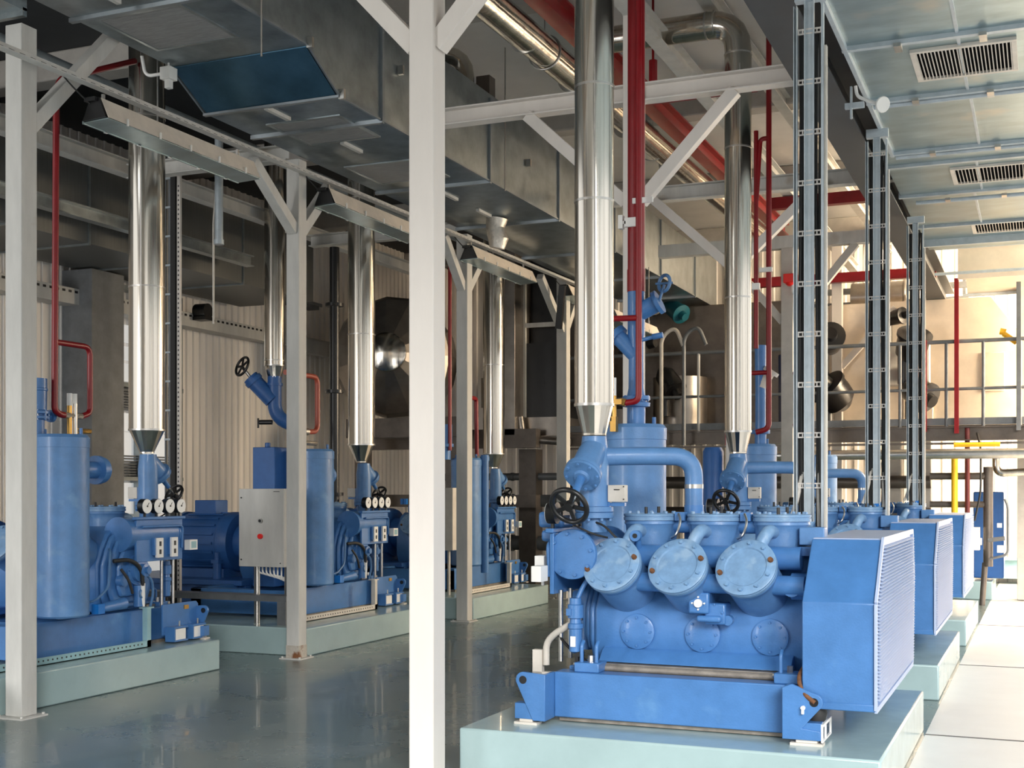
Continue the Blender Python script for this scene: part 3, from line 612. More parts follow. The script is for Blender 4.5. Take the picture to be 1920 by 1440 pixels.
column(-3.20, 17.3, .16, 4.9, 'concrete grey column carrying the red alarm beacon', CONCB, braces=((-.9,0,3.9,4.9),(.9,0,3.9,4.9)))
column(-3.05, 20.75, .16, 5.6, 'far cream column with braces right of the nearest cable ladder', CREAM, braces=((.9,0,3.6,4.5),))
column(-.18, 20.2, .36, 6.25, 'wide weathered concrete pillar at the right edge', CONCB, plate=False)
# cross beams
def beam(x0, x1, y, z, w, h, lab, m=CREAM, ib=True):
    mm = MB()
    if ib: mm.ibeam((x0,y,z),(x1,y,z), w, h)
    else: mm.bar((x0,y,z),(x1,y,z), w, h)
    return tag(mm.build('cross_beam', m, bevel=.003), lab, 'beam', 'horizontal cross beams')
beam(-4.95, -1.55, 10.1, 4.90, .13, .15, 'pale cross beam from the duct to the nearest cable ladder top')
beam(-5.0, -1.45, 13.95, 4.98, .13, .17, 'grey white cross beam at the second column, behind the bent steel pipe', GREYP)
beam(-5.0, -1.45, 17.3, 4.98, .15, .17, 'third cross beam, above the concrete column with the red beacon', GREYP, False)
beam(-8.6, -6.7, 10.42, 4.86, .13, .15, 'grey cross beam running left from the rusty based column', GREYP)
beam(-8.8, -6.7, 14.2, 4.86, .13, .15, 'grey cross beam left of the middle grey column', GREYP)
tag(MB().ibeam((-3.14,9.0,5.62),(-3.14,23.5,5.62),.14,.16).build('long_beam', GREYP), 'long grey overhead beam running into the hall above the cream columns', 'beam')
tag(MB().ibeam((-2.75,9.0,5.95),(-2.55,23.5,5.95),.12,.16).build('long_beam', GREYP), 'second long overhead beam, nearer the bent steel pipe', 'beam')
# dark I-beam beside right duct
tag(MB().ibeam((-1.56,3.0,4.82),(-1.56,23.0,4.82),.28,.40,.02).build('long_beam', mat('near_black_steel', (.06,.065,.07), .5, .2, .25, 5)), 'dark steel girder along the left edge of the right ceiling duct', 'beam')
# red beams
tag(MB().ibeam((-3.95,6.0,5.8),(-3.85,20.5,5.8),.16,.20,.02).build('red_girder', RED), 'dark red girder running diagonally overhead beside the steel pipe', 'beam')
for (x0,x1,y,z,lab) in ((-3.4,-1.2,17.0,5.45,'short red beam under the ceiling left of the second cable ladder'),(-3.9,-2.6,12.4,5.62,'red cross beam just below the bent steel pipe'),(-3.6,-1.53,20.6,5.0,'red beam across the far end with its end left of the hanging canopy'),(-4.6,-3.75,20.6,5.0,'short red beam left of the concrete column with the beacon')):
    tag(MB().bar((x0,y,z),(x1,y,z),.14,.15).build('red_beam', RED, bevel=.004), lab, 'beam', 'red painted beams')
t = thing('pipe_hanger', 'small dark red hanger bracket under the bent steel pipe', 'hanger', (-3.5,11.6,5.3))
MB().cyl((-3.3,11.2,5.35),(-3.3,11.2,5.55),.04,n=8).cyl((-3.3,11.2,5.2),(-3.3,11.2,6.25),.012,n=6).build('hanger_rod', RED, t)

# big horizontal steel pipe
t = thing('insulated_pipe', 'long stainless pipe running diagonally under the ceiling beside the red girder', 'pipe', (-4.2, 9.9, 5.6))
MB().cyl((-4.25,6.0,5.6),(-4.05,19.5,5.6),.14,n=40).build('pipe_jacket', STEEL, t)
m = MB()
for yy in (8.3,9.1,10.3,11.5,13.2,15): m.cyl((-4.2,yy,5.6),(-4.2,yy+.02,5.6),.148,n=36)
each(m, 'seam_band', STEEL2, t)
for yy in (9.15, 10.75, 14.2):
    tag(MB().torus((-4.19,yy,5.6),(0,1,0),.155,.008).cyl((-4.19,yy,5.755),(-4.19,yy,6.25),.006,n=6).build('pipe_ring', STEEL2), {9.15:'nearest hanger ring around the diagonal steel pipe',10.75:'middle hanger ring around the diagonal steel pipe, left of the nearest vertical pipe',14.2:'farthest hanger ring around the diagonal steel pipe'}[yy], 'hanger', 'hanger rings on the diagonal pipe')
t = thing('duct_elbow', 'small steel pipe elbow entering the top of the large duct', 'pipe', (-5.3,11.3,5.55))
MB().tube([(-5.42,11.7,5.58),(-5.42,11.7,6.02),(-5.95,11.5,6.1)], .085, .2, 24, 4).build('elbow_jacket', STEEL, t)
MB().box(-5.42,-5.27,11.95,12.1,5.6,5.9).build('wall_plate', BROWN, t)

# ================================================================== DUCTS
def duct(name, lab, prof_boxes, mtl, seams_fn=None, loc=None): pass
# large duct: upper part, slope, lower part
t = thing('ventilation_duct', 'large galvanised duct across the upper left with a sloped step', 'duct', (-5.8, 12, 4.8))
sec = [(3.0,5.06),(8.42,5.06),(8.90,4.80),(21.7,4.80),(21.7,5.62),(3.0,5.75)]
m = MB().prism(sec, 'x', -6.55, -5.25)
m.build('duct_casing', GALV, t)
m = MB()
for yy in (9.6, 11.9, 13.9, 16.0, 18.2, 20.2): m.box(-5.25,-5.225,yy-.02,yy+.02,4.78,5.64); m.box(-6.57,-5.23,yy-.02,yy+.02,4.765,4.80)
for yy in (5.0, 7.3): m.box(-5.25,-5.225,yy-.02,yy+.02,5.04,5.7); m.box(-6.57,-5.23,yy-.02,yy+.02,5.03,5.06)
m.box(-5.255,-5.235,8.9,21.7,4.785,4.80); m.box(-5.255,-5.235,3,8.42,5.045,5.06)
m.bar((-5.245,8.42,5.055),(-5.245,8.9,4.795),.015,.02); m.bar((-6.55,8.42,5.055),(-6.55,8.9,4.795),.015,.02)
m.box(-6.56,-5.24,8.87,8.91,4.78,4.80)
each(m, 'flange_seam', SEAM, t)
MB().prism([(8.43,5.053),(8.89,4.803),(8.89,4.796),(8.43,5.046)], 'x', -6.53, -5.27).build('sloped_panel', SLOPE, t)
for (x0,x1,y0,y1,z) in ((-6.40,-5.63,7.35,8.07,5.06),(-6.24,-5.50,9.33,10.05,4.80),(-6.35,-5.55,10.85,11.6,4.80),(-6.40,-5.63,5.6,6.4,5.06)):
    g = MB().box(x0,x1,y0,y0+.03,z-.012,z).box(x0,x1,y1-.03,y1,z-.012,z).box(x0,x0+.03,y0+.03,y1-.03,z-.012,z).box(x1-.03,x1,y0+.03,y1-.03,z-.012,z).build('grille_frame', GALV, t)
    MB().box(x0+.03,x1-.03,y0+.03,y1-.03,z-.008,z+.0).build('filter_mesh', FILT, g)
m = MB()
for (x,y,z) in ((-6.0,7.05,5.06),(-5.95,9.15,4.8),(-5.9,10.3,4.8),(-5.9,12.4,4.8),(-5.9,13.3,4.8)): m.box(x-.02,x+.02,y-.25,y+.1,z-.03,z)
each(m, 'duct_stiffener', GREYP, t)
m = MB()
for (x,y,z) in ((-5.21,8.42,5.06),(-5.21,8.9,4.8),(-5.2,9.9,5.3),(-5.2,7.2,5.3),(-5.2,12.9,5.2)): m.box(x-.04,x+.01,y-.015,y+.015,z-.03,z+.05)
each(m, 'duct_clip', STEEL2, t)
# ribbed side casing (brown grey cladding behind)
# threaded hanger rods of duct
for i,(x,y,l) in enumerate(((-5.22,7.75,'thin hanger rod in front of the duct side near the slope'),(-6.62,8.35,'thin hanger rod left of the sloped duct step'),(-5.2,12.2,'thin hanger rod at the duct side left of the nearest steel pipe'))):
    tag(MB().cyl((x,y,4.35 if i==1 else 4.75),(x,y,6.25),.007,n=6).build('hanger_rod', STEEL2), l, 'rod', 'duct hanger rods')
# small duct top left
tag(MB().box(-8.2,-6.6,5.0,6.9,4.98,5.06).box(-8.2,-6.6,6.86,6.9,4.94,5.0).build('support_plate', GALV), 'galvanised plate in the top left corner over the leftmost column', 'plate')
# wall side duct
t = thing('ventilation_duct', 'dark duct along the left wall above the cable channel', 'duct', (-10.4,13,4.4))
MB().box(-11.3,-10,9.0,16.2,4.42,5.5).build('duct_casing', GALVR, t)
m = MB()
for yy in (10.2,11.4,12.8,14.4): m.box(-10.0,-9.98,yy-.015,yy+.015,4.4,5.5); m.box(-11.3,-10,yy-.015,yy+.015,4.40,4.42)
each(m, 'flange_seam', GALV, t)
tag(MB().ibeam((-8.9,7.5,5.0),(-8.9,18,5.0),.14,.16).build('long_beam', GREYP), 'grey beam parallel to the left wall behind the stainless pipes', 'beam')
tag(MB().cyl((-8.2,6.5,5.45),(-8.2,20,5.45),.06,n=20).build('overhead_pipe', GALVB), 'blue grey pipe high behind the leftmost column brace', 'pipe')
tag(MB().ibeam((-9.6,7.5,4.62),(-9.6,14,4.62),.12,.14).build('long_beam', GALV), 'galvanised rail behind the leftmost column at duct height', 'beam')
# wall channel with perforation
t = thing('cable_channel', 'grey perforated cable channel along the left wall', 'cable tray', (-11.3,15,4.0))
MB().box(-11.45,-11.2,11,21,3.95,4.15).build('channel_body', GREYP, t, bevel=.004)
m = MB()
yy = 11.2
while yy < 17: m.box(-11.2,-11.195,yy,yy+.05,4.09,4.12); yy += .11
m.build('slot', BLACK, t)
tag(MB().cyl((-11.2,15.0,4.18),(-11.0,15.0,4.18),.11,n=20).box(-11.25,-10.98,14.9,15.1,4.05,4.1).build('cable_gland', BLACK), 'black round opening at the end of the wall cable channel', 'fitting')
tag(MB().bar((-11.1,16.2,4.62),(-11.1,18,4.62),.2,.06).bar((-10.95,16.2,4.66),(-10.95,18,4.66),.02,.05).build('cable_tray', DKSTEEL), 'short dark tray high on the left wall beside the slim steel pipe', 'cable tray')
tag(MB().bar((-11.15,17.5,3.98),(-11.15,19.9,3.98),.14,.22).build('cable_tray', GREYP), 'grey wall channel right of the rusty based column', 'cable tray')
# left wall pillar & window
struct(MB().box(-11.5,-11.0,12.6,13.2,0,4.4).build('trim_9', DKSTEEL))
w = struct(MB().box(-11.48,-11.30,13.25,13.31,.3,4.35).box(-11.48,-11.30,14.75,14.81,.3,4.35).box(-11.48,-11.30,13.9,13.94,.3,4.35).box(-11.48,-11.28,13.25,14.8,3.0,3.06).box(-11.48,-11.28,13.25,14.8,1.75,1.80).box(-11.48,-11.3,13.25,14.8,4.30,4.36).box(-11.48,-11.3,13.25,14.8,.3,.36).build('window_1', GALV))
def pane(z0,z1): MB().box(-11.46,-11.42,13.3,14.76,z0,z1).build('pane', GLASSW, w)
for a,b in ((3.62,3.85),(3.38,3.56),(3.09,3.33),(2.42,2.66),(2.02,2.40),(1.30,1.72),(.4,1.26)): pane(a,b)
m = MB()
for z0 in (2.70, 1.82):
    for k in range(8): m.box(-11.44,-11.36,13.3,14.75,z0+k*.036,z0+k*.036+.018)
m.build('louvre_blades', DKSTEEL, w)
# vertical cable ladder by leftmost exhaust
t = thing('cable_ladder', 'dark vertical cable ladder right of the wide leftmost stainless pipe', 'cable ladder', (-8.6,11.1,.27))
MB().box(-8.69,-8.675,11.08,11.12,.27,5.2).build('ladder_rail', DKSTEEL, t); MB().box(-8.53,-8.49,11.08,11.11,.27,5.2).build('ladder_rail', CREAM, t)
MB().box(-8.60,-8.54,11.06,11.10,.27,5.2).build('cable_bundle', RUBBER, t)
MB().box(-8.65,-8.61,11.09,11.11,.27,5.2).build('cable_bundle', DKSTEEL, t)
for k in range(15): MB().box(-8.675,-8.60,11.055,11.08,.6+k*.31,.62+k*.31).build('rung', GALVB, t)
m = MB()
for k in range(88): m.box(-8.515,-8.505,11.076,11.08,.5+k*.05,.52+k*.05)
m.build('slot', BLACK, t)
tag(MB().cyl((-8.15,11.3,4.3),(-8.15,11.3,5.44),.045,n=16).cyl((-8.15,11.3,4.25),(-8.15,11.3,4.3),.055,n=16).build('sprinkler_drop', GALVB), 'short blue grey pipe stub hanging right of the leftmost stainless pipe', 'pipe')
tag(MB().tube([(-8.2,11.4,5.40),(-8.22,11.3,4.5),(-8.22,11.3,3.4)],.012,.1,8).build('hanging_cable', CREAMH), 'pale cable hanging beside the dark vertical cable ladder', 'cable')
t = thing('drain_stack', 'black vertical pipe with collars left of the wide steel pipe', 'pipe', (-8.3,13.95,0))
MB().cyl((-8.3,13.95,0),(-8.3,13.95,4.7),.062,n=20).build('pipe_run', BLACK, t)
for z in (1.55,2.85,3.95): MB().cyl((-8.3,13.95,z),(-8.3,13.95,z+.04),.115,n=20).build('collar', BLACK, t)

# ================================================================== CABLE TRAY AND LAMPS (left aisle)
t = thing('perforated_tray', 'long perforated tray above the lamps, crossing the upper left', 'cable tray', (-6.6,12,4.7))
MB().bar((-6.49,5.6,4.62),(-6.49,19.5,4.76),.035,.008).bar((-6.475,5.6,4.59),(-6.475,19.5,4.73),.006,.055).bar((-6.435,5.6,4.56),(-6.435,19.5,4.70),.075,.006).build('tray_profile', GREYP, t)
m = MB(); yy = 5.8
while yy < 15.5:
    zz = 4.59+(yy-5.6)*.14/13.9+.002
    m.box(-6.472,-6.470,yy,yy+.05,zz-.006,zz+.008); yy += .1
m.build('slot', BLACK, t)
LG = 'cream trough lamps under the tray'
def lamp():
    t = thing('trough_lamp', '', 'lamp', (0,0,0), LG)
    MB().prism([(.10,-.09),(.105,-.09),(.035,.06),(.03,.06)], 'y', 0, 1.95).build('lamp_shield', CREAMF, t)
    MB().prism([(-.13,-.11),(.10,-.10),(.10,-.093),(-.13,-.103)], 'y', 0, 1.95).box(-.14,-.125,0,1.95,-.115,-.09).build('reflector', GALVT, t)
    MB().prism([(-.12,-.10),(.09,-.09),(.03,.06),(-.05,.06)], 'y', -.02, .015).box(-.08,.02,-.05,1.97,.03,.06).build('lamp_housing', BLACK, t)
    m = MB()
    for k in range(5):
        y = .2+.38*k; m.box(.10,.112,y,y+.015,-.10,-.05); m.box(-.14,-.125,y+.03,y+.06,-.12,-.105)
    m.build('spring_clip', WHITE, t)
    each(MB().box(-.05,-.03,.1,.12,.05,.125).box(-.05,-.03,1.8,1.82,.05,.14), 'lamp_hanger', STEEL2, t)
    MB().tube([(-.05,-.02,.02),(-.12,-.12,.12),(-.2,-.2,.25)],.006,.08,6).build('lamp_cable', RUBBER, t)
    return t
L0 = lamp()
spots = [(-6.41,7.40,4.43,'nearest trough lamp, right of the leftmost column'),(-6.41,10.62,4.48,'trough lamp starting at the rusty based column'),(-6.41,13.95,4.52,'trough lamp just right of the white front column'),(-6.41,17.3,4.55,'far trough lamp glimpsed beside the nearest steel pipe')]
for i,(x,y,z,lab) in enumerate(spots):
    o = L0 if i == 0 else dup(L0, (x,y,z)); o.location = (x,y,z); o['label'] = lab
t = dup(L0, (-3.55,17.6,3.75)); t['label'] = 'cream trough lamp right of the blue riser, under the far duct'; t.location = (-5.15,15.6,3.9); ORG[t.name] = Vector(t.location)
for yy in (15.75, 17.4): MB().cyl((-5.19,yy,3.95),(-5.19,yy,4.8),.008,n=6).build('lamp_rod', STEEL2, t)
# camera / sensor box
t = thing('sensor_box', 'small white sensor box under the upper left duct', 'sensor', (-6.5,8.35,5.0))
MB().box(-6.56,-6.46,8.30,8.40,4.92,5.02).box(-6.53,-6.48,8.32,8.37,4.85,4.92).build('sensor_housing', WHITE, t, bevel=.004)
MB().tube([(-6.56,8.35,4.98),(-6.70,8.3,4.96),(-6.72,8.28,5.12)],.014,.06,10).cyl((-6.51,8.35,5.02),(-6.51,8.35,5.12),.008,n=6).build('sensor_cable', WHITE, t)
# foil wrapped stubs
tag(MB().rings([(-5.9,13.6,4.45),(-5.88,13.6,4.55),(-5.92,13.6,4.68),(-5.9,13.6,4.8)],[.09,.12,.11,.13],16).build('foil_wrap', FOIL), 'crumpled foil wrapped stub under the duct behind the white column', 'pipe')

# ================================================================== CONTROL CABINET
t = thing('control_cabinet', 'grey control cabinet with red button left of the rusty based column', 'cabinet', (-7.12,10.75,.27))
MB().box(-7.46,-6.93,10.70,10.93,.85,1.63).build('cabinet_body', GREYP, t, bevel=.004)
d_ = MB().box(-7.46,-6.93,10.678,10.698,.85,1.63).build('cabinet_door', GREYP, t, bevel=.005)
MB().cyl((-7.21,10.66,1.05),(-7.21,10.68,1.05),.0,n=8).b.free()
MB().cyl((-7.20,10.655,1.155),(-7.20,10.68,1.155),.026,n=20).build('red_button', REDB, d_)
MB().cyl((-7.20,10.66,1.31),(-7.20,10.68,1.31),.024,n=20).build('indicator_ring', STEEL2, d_)
MB().cyl((-7.20,10.656,1.31),(-7.20,10.662,1.31),.015,n=16).cyl((-7.43,10.672,1.54),(-7.43,10.68,1.54),.008,n=8).cyl((-7.43,10.672,.92),(-7.43,10.68,.92),.008,n=8).cyl((-6.97,10.672,.89),(-6.97,10.68,.89),.006,n=8).box(-7.05,-6.98,10.674,10.68,1.598,1.604).build('door_screws', BLACK, d_)
for x in (-7.36,-7.0): MB().cyl((x,10.85,.27),(x,10.85,.86),.03,n=14).build('post', STEEL2, t)
MB().box(-9.2,-6.95,10.75,10.95,.50,.56).box(-7.05,-6.95,10.74,10.95,.27,.5).build('stand_rail', DKSTEEL, t)
m = MB()
for k in range(7):
    x = -7.32+.045*k; m.tube([(x,10.82,.86),(x,10.82,.78-.01*k),(-7.02,10.85,.74-.006*k),(-7.0,10.85,.62)], .009, .06, 8)
each(m, 'cabinet_cable', WHITE, t)
tag(MB().box(-7.15,-6.95,14.6,14.8,.85,1.65).tube([(-7.05,14.7,.86),(-7.05,14.7,.27)],.02,.01,8).build('control_cabinet', CREAMH, bevel=.005), 'narrow pale cabinet between the white column and middle grey column', 'cabinet')
# teal bracket and perforated rail at the plinths
def edge_rail(y0,y1,x,lab,m_):
    t = thing('perforated_rail', lab, 'rail', (x,(y0+y1)/2,.27), 'perforated rails along plinth tops')
    MB().box(x-.01,x,y0,y1,.272,.33).box(x-.05,x,y0,y1,.272,.278).box(x-.05,x,y1-.05,y1,.272,.60).box(x-.08,x,y1-.06,y1+.04,.60,.612).build('rail_profile', m_, t)
    mm = MB(); yy = y0+.05
    while yy < y1-.1: mm.cyl((x,yy,.305),(x+.002,yy,.305),.008,n=6); yy += .05
    mm.build('rail_slots', BLACK, t)
edge_rail(7.1, 8.82, -7.06, 'teal perforated rail at the foot of the leftmost compressor frame', TEALA)
edge_rail(11.1, 12.62, -6.95, 'white perforated rail at the foot of the compressor behind the cabinet', CREAMH)
edge_rail(14.9, 16.3, -6.85, 'pale rail on the plinth right of the middle grey column', CREAMH)

# ================================================================== CABLE LADDERS (right)
def ladder(y, z0, z1, lab):
    x = -1.30
    t = thing('cable_ladder', lab, 'cable ladder', (x,y,z0), 'upright cable ladders above the right compressors')
    MB().channel((x-.004,y,z0),(x-.004,y,z1),.052,.025,.007,(0,-1,0)).build('centre_channel', GALVB, t)
    MB().channel((x-.084,y,z0),(x-.084,y,z1-.05),.016,.04,.005,(0,-1,0)).build('side_rail', GALVB, t)
    MB().box(x+.070,x+.084,y-.04,y,z0-.1,z1-.05).build('side_rail', GALVB, t)
    MB().box(x+.086,x+.100,y-.02,y+.02,z0-.1,z1-.3).build('cream_edge_strip', CREAMH, t)
    z = z0+.2
    while z < z1-.15:
        m = MB().box(x-.085,x+.075,y-.004,y+.006,z,z+.008).box(x-.085,x+.075,y-.004,y+.006,z+.026,z+.034)
        for k in (-.07,-.045,.040,.062): m.box(x+k-.003,x+k+.003,y-.006,y+.0,z,z+.034)
        m.build('rung', CREAM, t); z += .305
    for k,(dx,r) in enumerate(((-.062,.012),(-.040,.010),(.036,.010),(.056,.012),(-.05,.01))):
        pts = []; zz = z0-.05
        while zz < z1-.1: pts.append((x+dx+.006*math.sin(zz*2.1+k*1.7), y+.02+.006*math.cos(zz*3+k), zz)); zz += .2
        MB().rings(pts, r, 8).build('cable', RUBBER, t)
    MB().box(x-.09,x+.09,y-.03,y+.03,z1-.02,z1+.05).build('head_bracket', GALVB, t)
    MB().tube([(x-.12,y-.02,z0+.0),(x-.08,y,z0+.12),(x-.05,y+.02,z0+.3)],.013,.1,8).build('flexible_conduit', CREAMH, t)
    MB().tube([(x+.05,y+.02,z0-.03),(x+.04,y+.03,z0+.35)],.014,.1,8).build('flexible_conduit', CREAMH, t)
ladder(7.75, 1.42, 4.58, 'nearest upright cable ladder, widest in view, above the nearest compressor')
ladder(11.1, 1.50, 4.62, 'middle upright cable ladder, above the second compressor')
ladder(14.6, 1.50, 4.58, 'farthest upright cable ladder, right of the other two')

# ================================================================== RIGHT CEILING DUCT
t = thing('ceiling_duct', 'wide galvanised ceiling duct with grilles on the upper right', 'duct', (1,10,4.7))
MB().box(-1.26,2.6,3.0,12.05,4.70,5.4).build('duct_section', GALVT, t)
MB().box(-1.40,2.6,12.05,15.65,4.74,5.4).box(-1.40,2.6,15.65,17.6,4.80,5.4).build('duct_section', GALVT, t)
fr = MB()
for yy in (6.4,7.7,9.05,10.36,12.02,12.68,14.0,15.7,16.9): fr.box(-1.30 if yy<12.5 else -1.42,2.6,yy-.025,yy+.025,4.668 if yy<12.1 else 4.71,4.70 if yy<12.1 else 4.80)
fr.box(-1.29,-1.26,3,12.05,4.66,4.70)
for yy0,yy1,xx in ((5,7.7,-.2),(7.7,9.05,-.55),(9.05,10.36,-.55),(10.36,12.02,-.54),(12.68,14.0,-.6),(14.0,15.7,-.68)): fr.box(xx,xx+.022,yy0,yy1,4.688 if yy0<12 else 4.728,4.705 if yy0 < 12 else 4.745)
each(fr, 'duct_flange', GALVB, t)
fr = MB()
for yy in (10.36,12.02,14.0): fr.cyl((-1.25,yy+.06,4.665),(2.5,yy+.06,4.665),.022,n=12)
each(fr, 'support_rail', GALVB, t)
m = MB()
for yy in (9.05,10.36,12.02,14.0):
    for xx in (-.95,-.4,.2): m.box(xx,xx+.05,yy-.05,yy+.09,4.645,4.67)
each(m, 'duct_clip', STEEL2, t)
for (x0,x1,y0,y1,z) in ((-.87,-.17,9.27,9.96,4.70),(-.84,.05,12.95,13.62,4.74),(-.80,.1,16.0,16.6,4.80),(.9,1.7,9.3,9.98,4.70)):
    g = MB().box(x0,x1,y0,y0+.04,z-.025,z).box(x0,x1,y1-.04,y1,z-.025,z).box(x0,x0+.035,y0+.04,y1-.04,z-.025,z).box(x1-.035,x1,y0+.04,y1-.04,z-.025,z).build('grille_frame', CREAMH, t, bevel=.002)
    MB().box(x0+.03,x1-.03,y0+.03,y1-.03,z-.006,z-.002).build('grille_void', MATTB, g)
    m = MB(); n = 26
    for k in range(n):
        xx = x0+.04+(x1-x0-.08)*k/(n-1); m.box(xx-.0035,xx+.0035,y0+.035,y1-.035,z-.024,z-.014)
    m.build('grille_blades', CREAMH, g)
t = thing('hanging_canopy', 'glossy cream canopy hanging at the far right end', 'canopy', (0,20,4.6))
MB().box(-1.1,2.0,18.6,18.66,4.55,5.0).box(-1.1,2,18.6,20.4,4.98,5.02).build('canopy_back', TANK, t)
MB().prism([(18.66,5.0),(18.7,5.0),(20.2,4.60),(20.2,4.56)], 'x', -1.05, 2).build('canopy_slope', TANK, t)
each(MB().cyl((-1.4,18.5,4.98),(2,18.5,4.98),.03,n=12).cyl((-1.4,18.5,4.62),(2,18.5,4.62),.022,n=12).box(-1.12,2,20.15,20.22,4.53,4.57), 'canopy_rail', GALVB, t)
# spotlight
t = thing('floodlight', 'small clear floodlight on a bracket under the dark girder', 'lamp', (-1.3,10.0,4.4))
MB().box(-1.38,-1.24,9.75,9.79,4.48,4.52).box(-1.34,-1.325,9.74,9.77,4.40,4.64).build('lamp_bracket', GALVB, t)
MB().tube([(-1.30,9.75,4.64),(-1.29,9.75,4.56),(-1.18,9.72,4.50),(-1.12,9.7,4.47)],.013,.05,10).build('lamp_arm', WHITE, t)
MB().lathe((-1.13,9.7,4.47),(.5,-.6,-.25),[(0,.02),(.03,.045),(.06,.06),(.07,.055)],20).build('lamp_head', WHITE, t)
# alarm beacon
t = thing('alarm_beacon', 'bright red alarm beacon on the concrete column', 'alarm', (-3.1,17.1,4.4))
MB().box(-3.22,-3.04,17.05,17.2,4.40,4.52).lathe((-3.13,17.12,4.36),(0,0,1),[(0,.04),(.04,.08)],16).build('beacon_housing', REDB, t, bevel=.01)
MB().tube([(-3.1,17.1,4.38),(-3.1,17.08,4.25),(-3.0,17.08,4.2),(-2.98,17.1,4.34)],.018,.08,10).build('beacon_conduit', WHITE, t)

# ================================================================== FAR PLATFORM AND MACHINES
t = thing('service_platform', 'raised service platform with railing across the far end', 'platform', (-2,19.5,2.4))
MB().ibeam((-7.0,18.9,2.42),(2.0,18.9,2.42),.12,.20).box(-7.0,2.0,18.95,20.6,2.50,2.54).bar((-7.0,18.86,2.28),(2,18.86,2.28),.04,.03).build('deck', BROWN, t)
m = MB().cyl((-7.0,18.9,3.72),(2,18.9,3.72),.028,n=12).cyl((-7.0,18.9,3.05),(2,18.9,3.05),.022,n=12).box(-7.0,2,18.89,18.91,2.54,2.64)
m.build('handrail', DKSTEEL, t)
for x in (-6.6,-5.75,-4.85,-4.4,-3.3,-1.9,-1.27,-.78,-.30,.3): MB().cyl((x,18.9,2.5),(x,18.9,3.72),.024,n=12).build('rail_post', GREYP if x < -3 else DKSTEEL, t)
tag(MB().bar((-.32,18.85,2.45),(-.32,18.85,4.5),.06,.06,(1,0,0)).build('hanger_post', DKSTEEL), 'dark post rising through the railing at the far right', 'post')
for (x,y,z0,z1,lab) in ((-1.13,18.85,2.42,4.6,'dark red post standing in front of the far railing'),(-1.56,18.85,2.45,3.75,'short dark red post left of the taller red post'),(-2.1,18.99,2.52,3.2,'dark red strip between the two far cable ladders')):
    tag(MB().bar((x,y,z0),(x,y,z1),.06,.06,(1,0,0)).build('red_post', RED), lab, 'post', 'red posts at the far platform')
tag(MB().cyl((-3.6,18.4,2.12),(3.0,18.4,2.12),.07,n=24).build('stainless_pipe', STEEL2), 'horizontal bright steel pipe below the far platform on the right', 'pipe')
tag(MB().cyl((-1.15,18.6,2.25),(-.55,18.6,2.25),.03,n=12).build('yellow_pipe', YEL), 'short horizontal yellow pipe just under the platform edge', 'pipe')
tag(MB().cyl((-1.16,18.9,1.0),(-1.16,18.9,2.1),.045,n=14).build('yellow_pipe', YEL), 'upright yellow pipe in front of the cream far wall', 'pipe')
tag(MB().tube([(-.99,18.9,1.2),(-.99,18.9,2.5)],.035,.01,12).cyl((-.99,18.9,1.13),(-.99,18.9,1.22),.05,n=12).build('red_pipe', mat('maroon_paint',(.13,.02,.02),.5)), 'maroon pipe right of the upright yellow pipe', 'pipe')
tag(MB().tube([(-.86,18.86,2.42),(-.80,18.6,2.2),(-.80,18.6,1.6),(-.88,18.6,1.2)],.014,.12,8).build('hanging_cable', RUBBER), 'thin black cable hanging right of the maroon pipe', 'cable')
tag(MB().tube([(-.62,19.2,2.1),(-.62,19.2,1.86),(-.15,19.2,1.88)],.055,.16,16).build('foil_pipe', STEEL), 'small silver elbow pipe at the far right wall', 'pipe')
t = thing('pipe_rack', 'rusty brown riser with branches and small black valves at the far right', 'pipe', (-.72,19,.3))
MB().cyl((-.72,19.0,.55),(-.72,19.0,1.95),.065,n=16).cyl((-1.5,19.0,1.82),(-.72,19.0,1.82),.05,n=12).cyl((-1.5,19.0,1.42),(-.72,19.0,1.42),.045,n=12).cyl((-.8,19,.0),(-.76,19,.6),.04,n=12).build('rusty_pipe', BROWN, t)
each(MB().tube([(-.5,18.95,1.5),(-.46,18.95,1.4),(-.46,18.95,.72),(-.7,18.95,.66)],.018,.08,8).cyl((-.72,18.95,.92),(-.5,18.95,.95),.03,n=8), 'small_pipe', DKSTEEL, t)
MB().box(-.60,-.52,18.9,19.0,.75,.85).box(-.60,-.54,18.9,19,1.1,1.16).cyl((-.86,18.95,.9),(-.80,18.95,.9),.05).box(-1.0,-.83,18.9,19.1,.78,1.1).build('white_switch', WHITE, t)
tag(MB().box(-.98,-.55,20.3,20.9,.3,1.6).build('far_skid', BLUE2, bevel=.02), 'dark blue skid behind the rusty brown riser', 'machine')
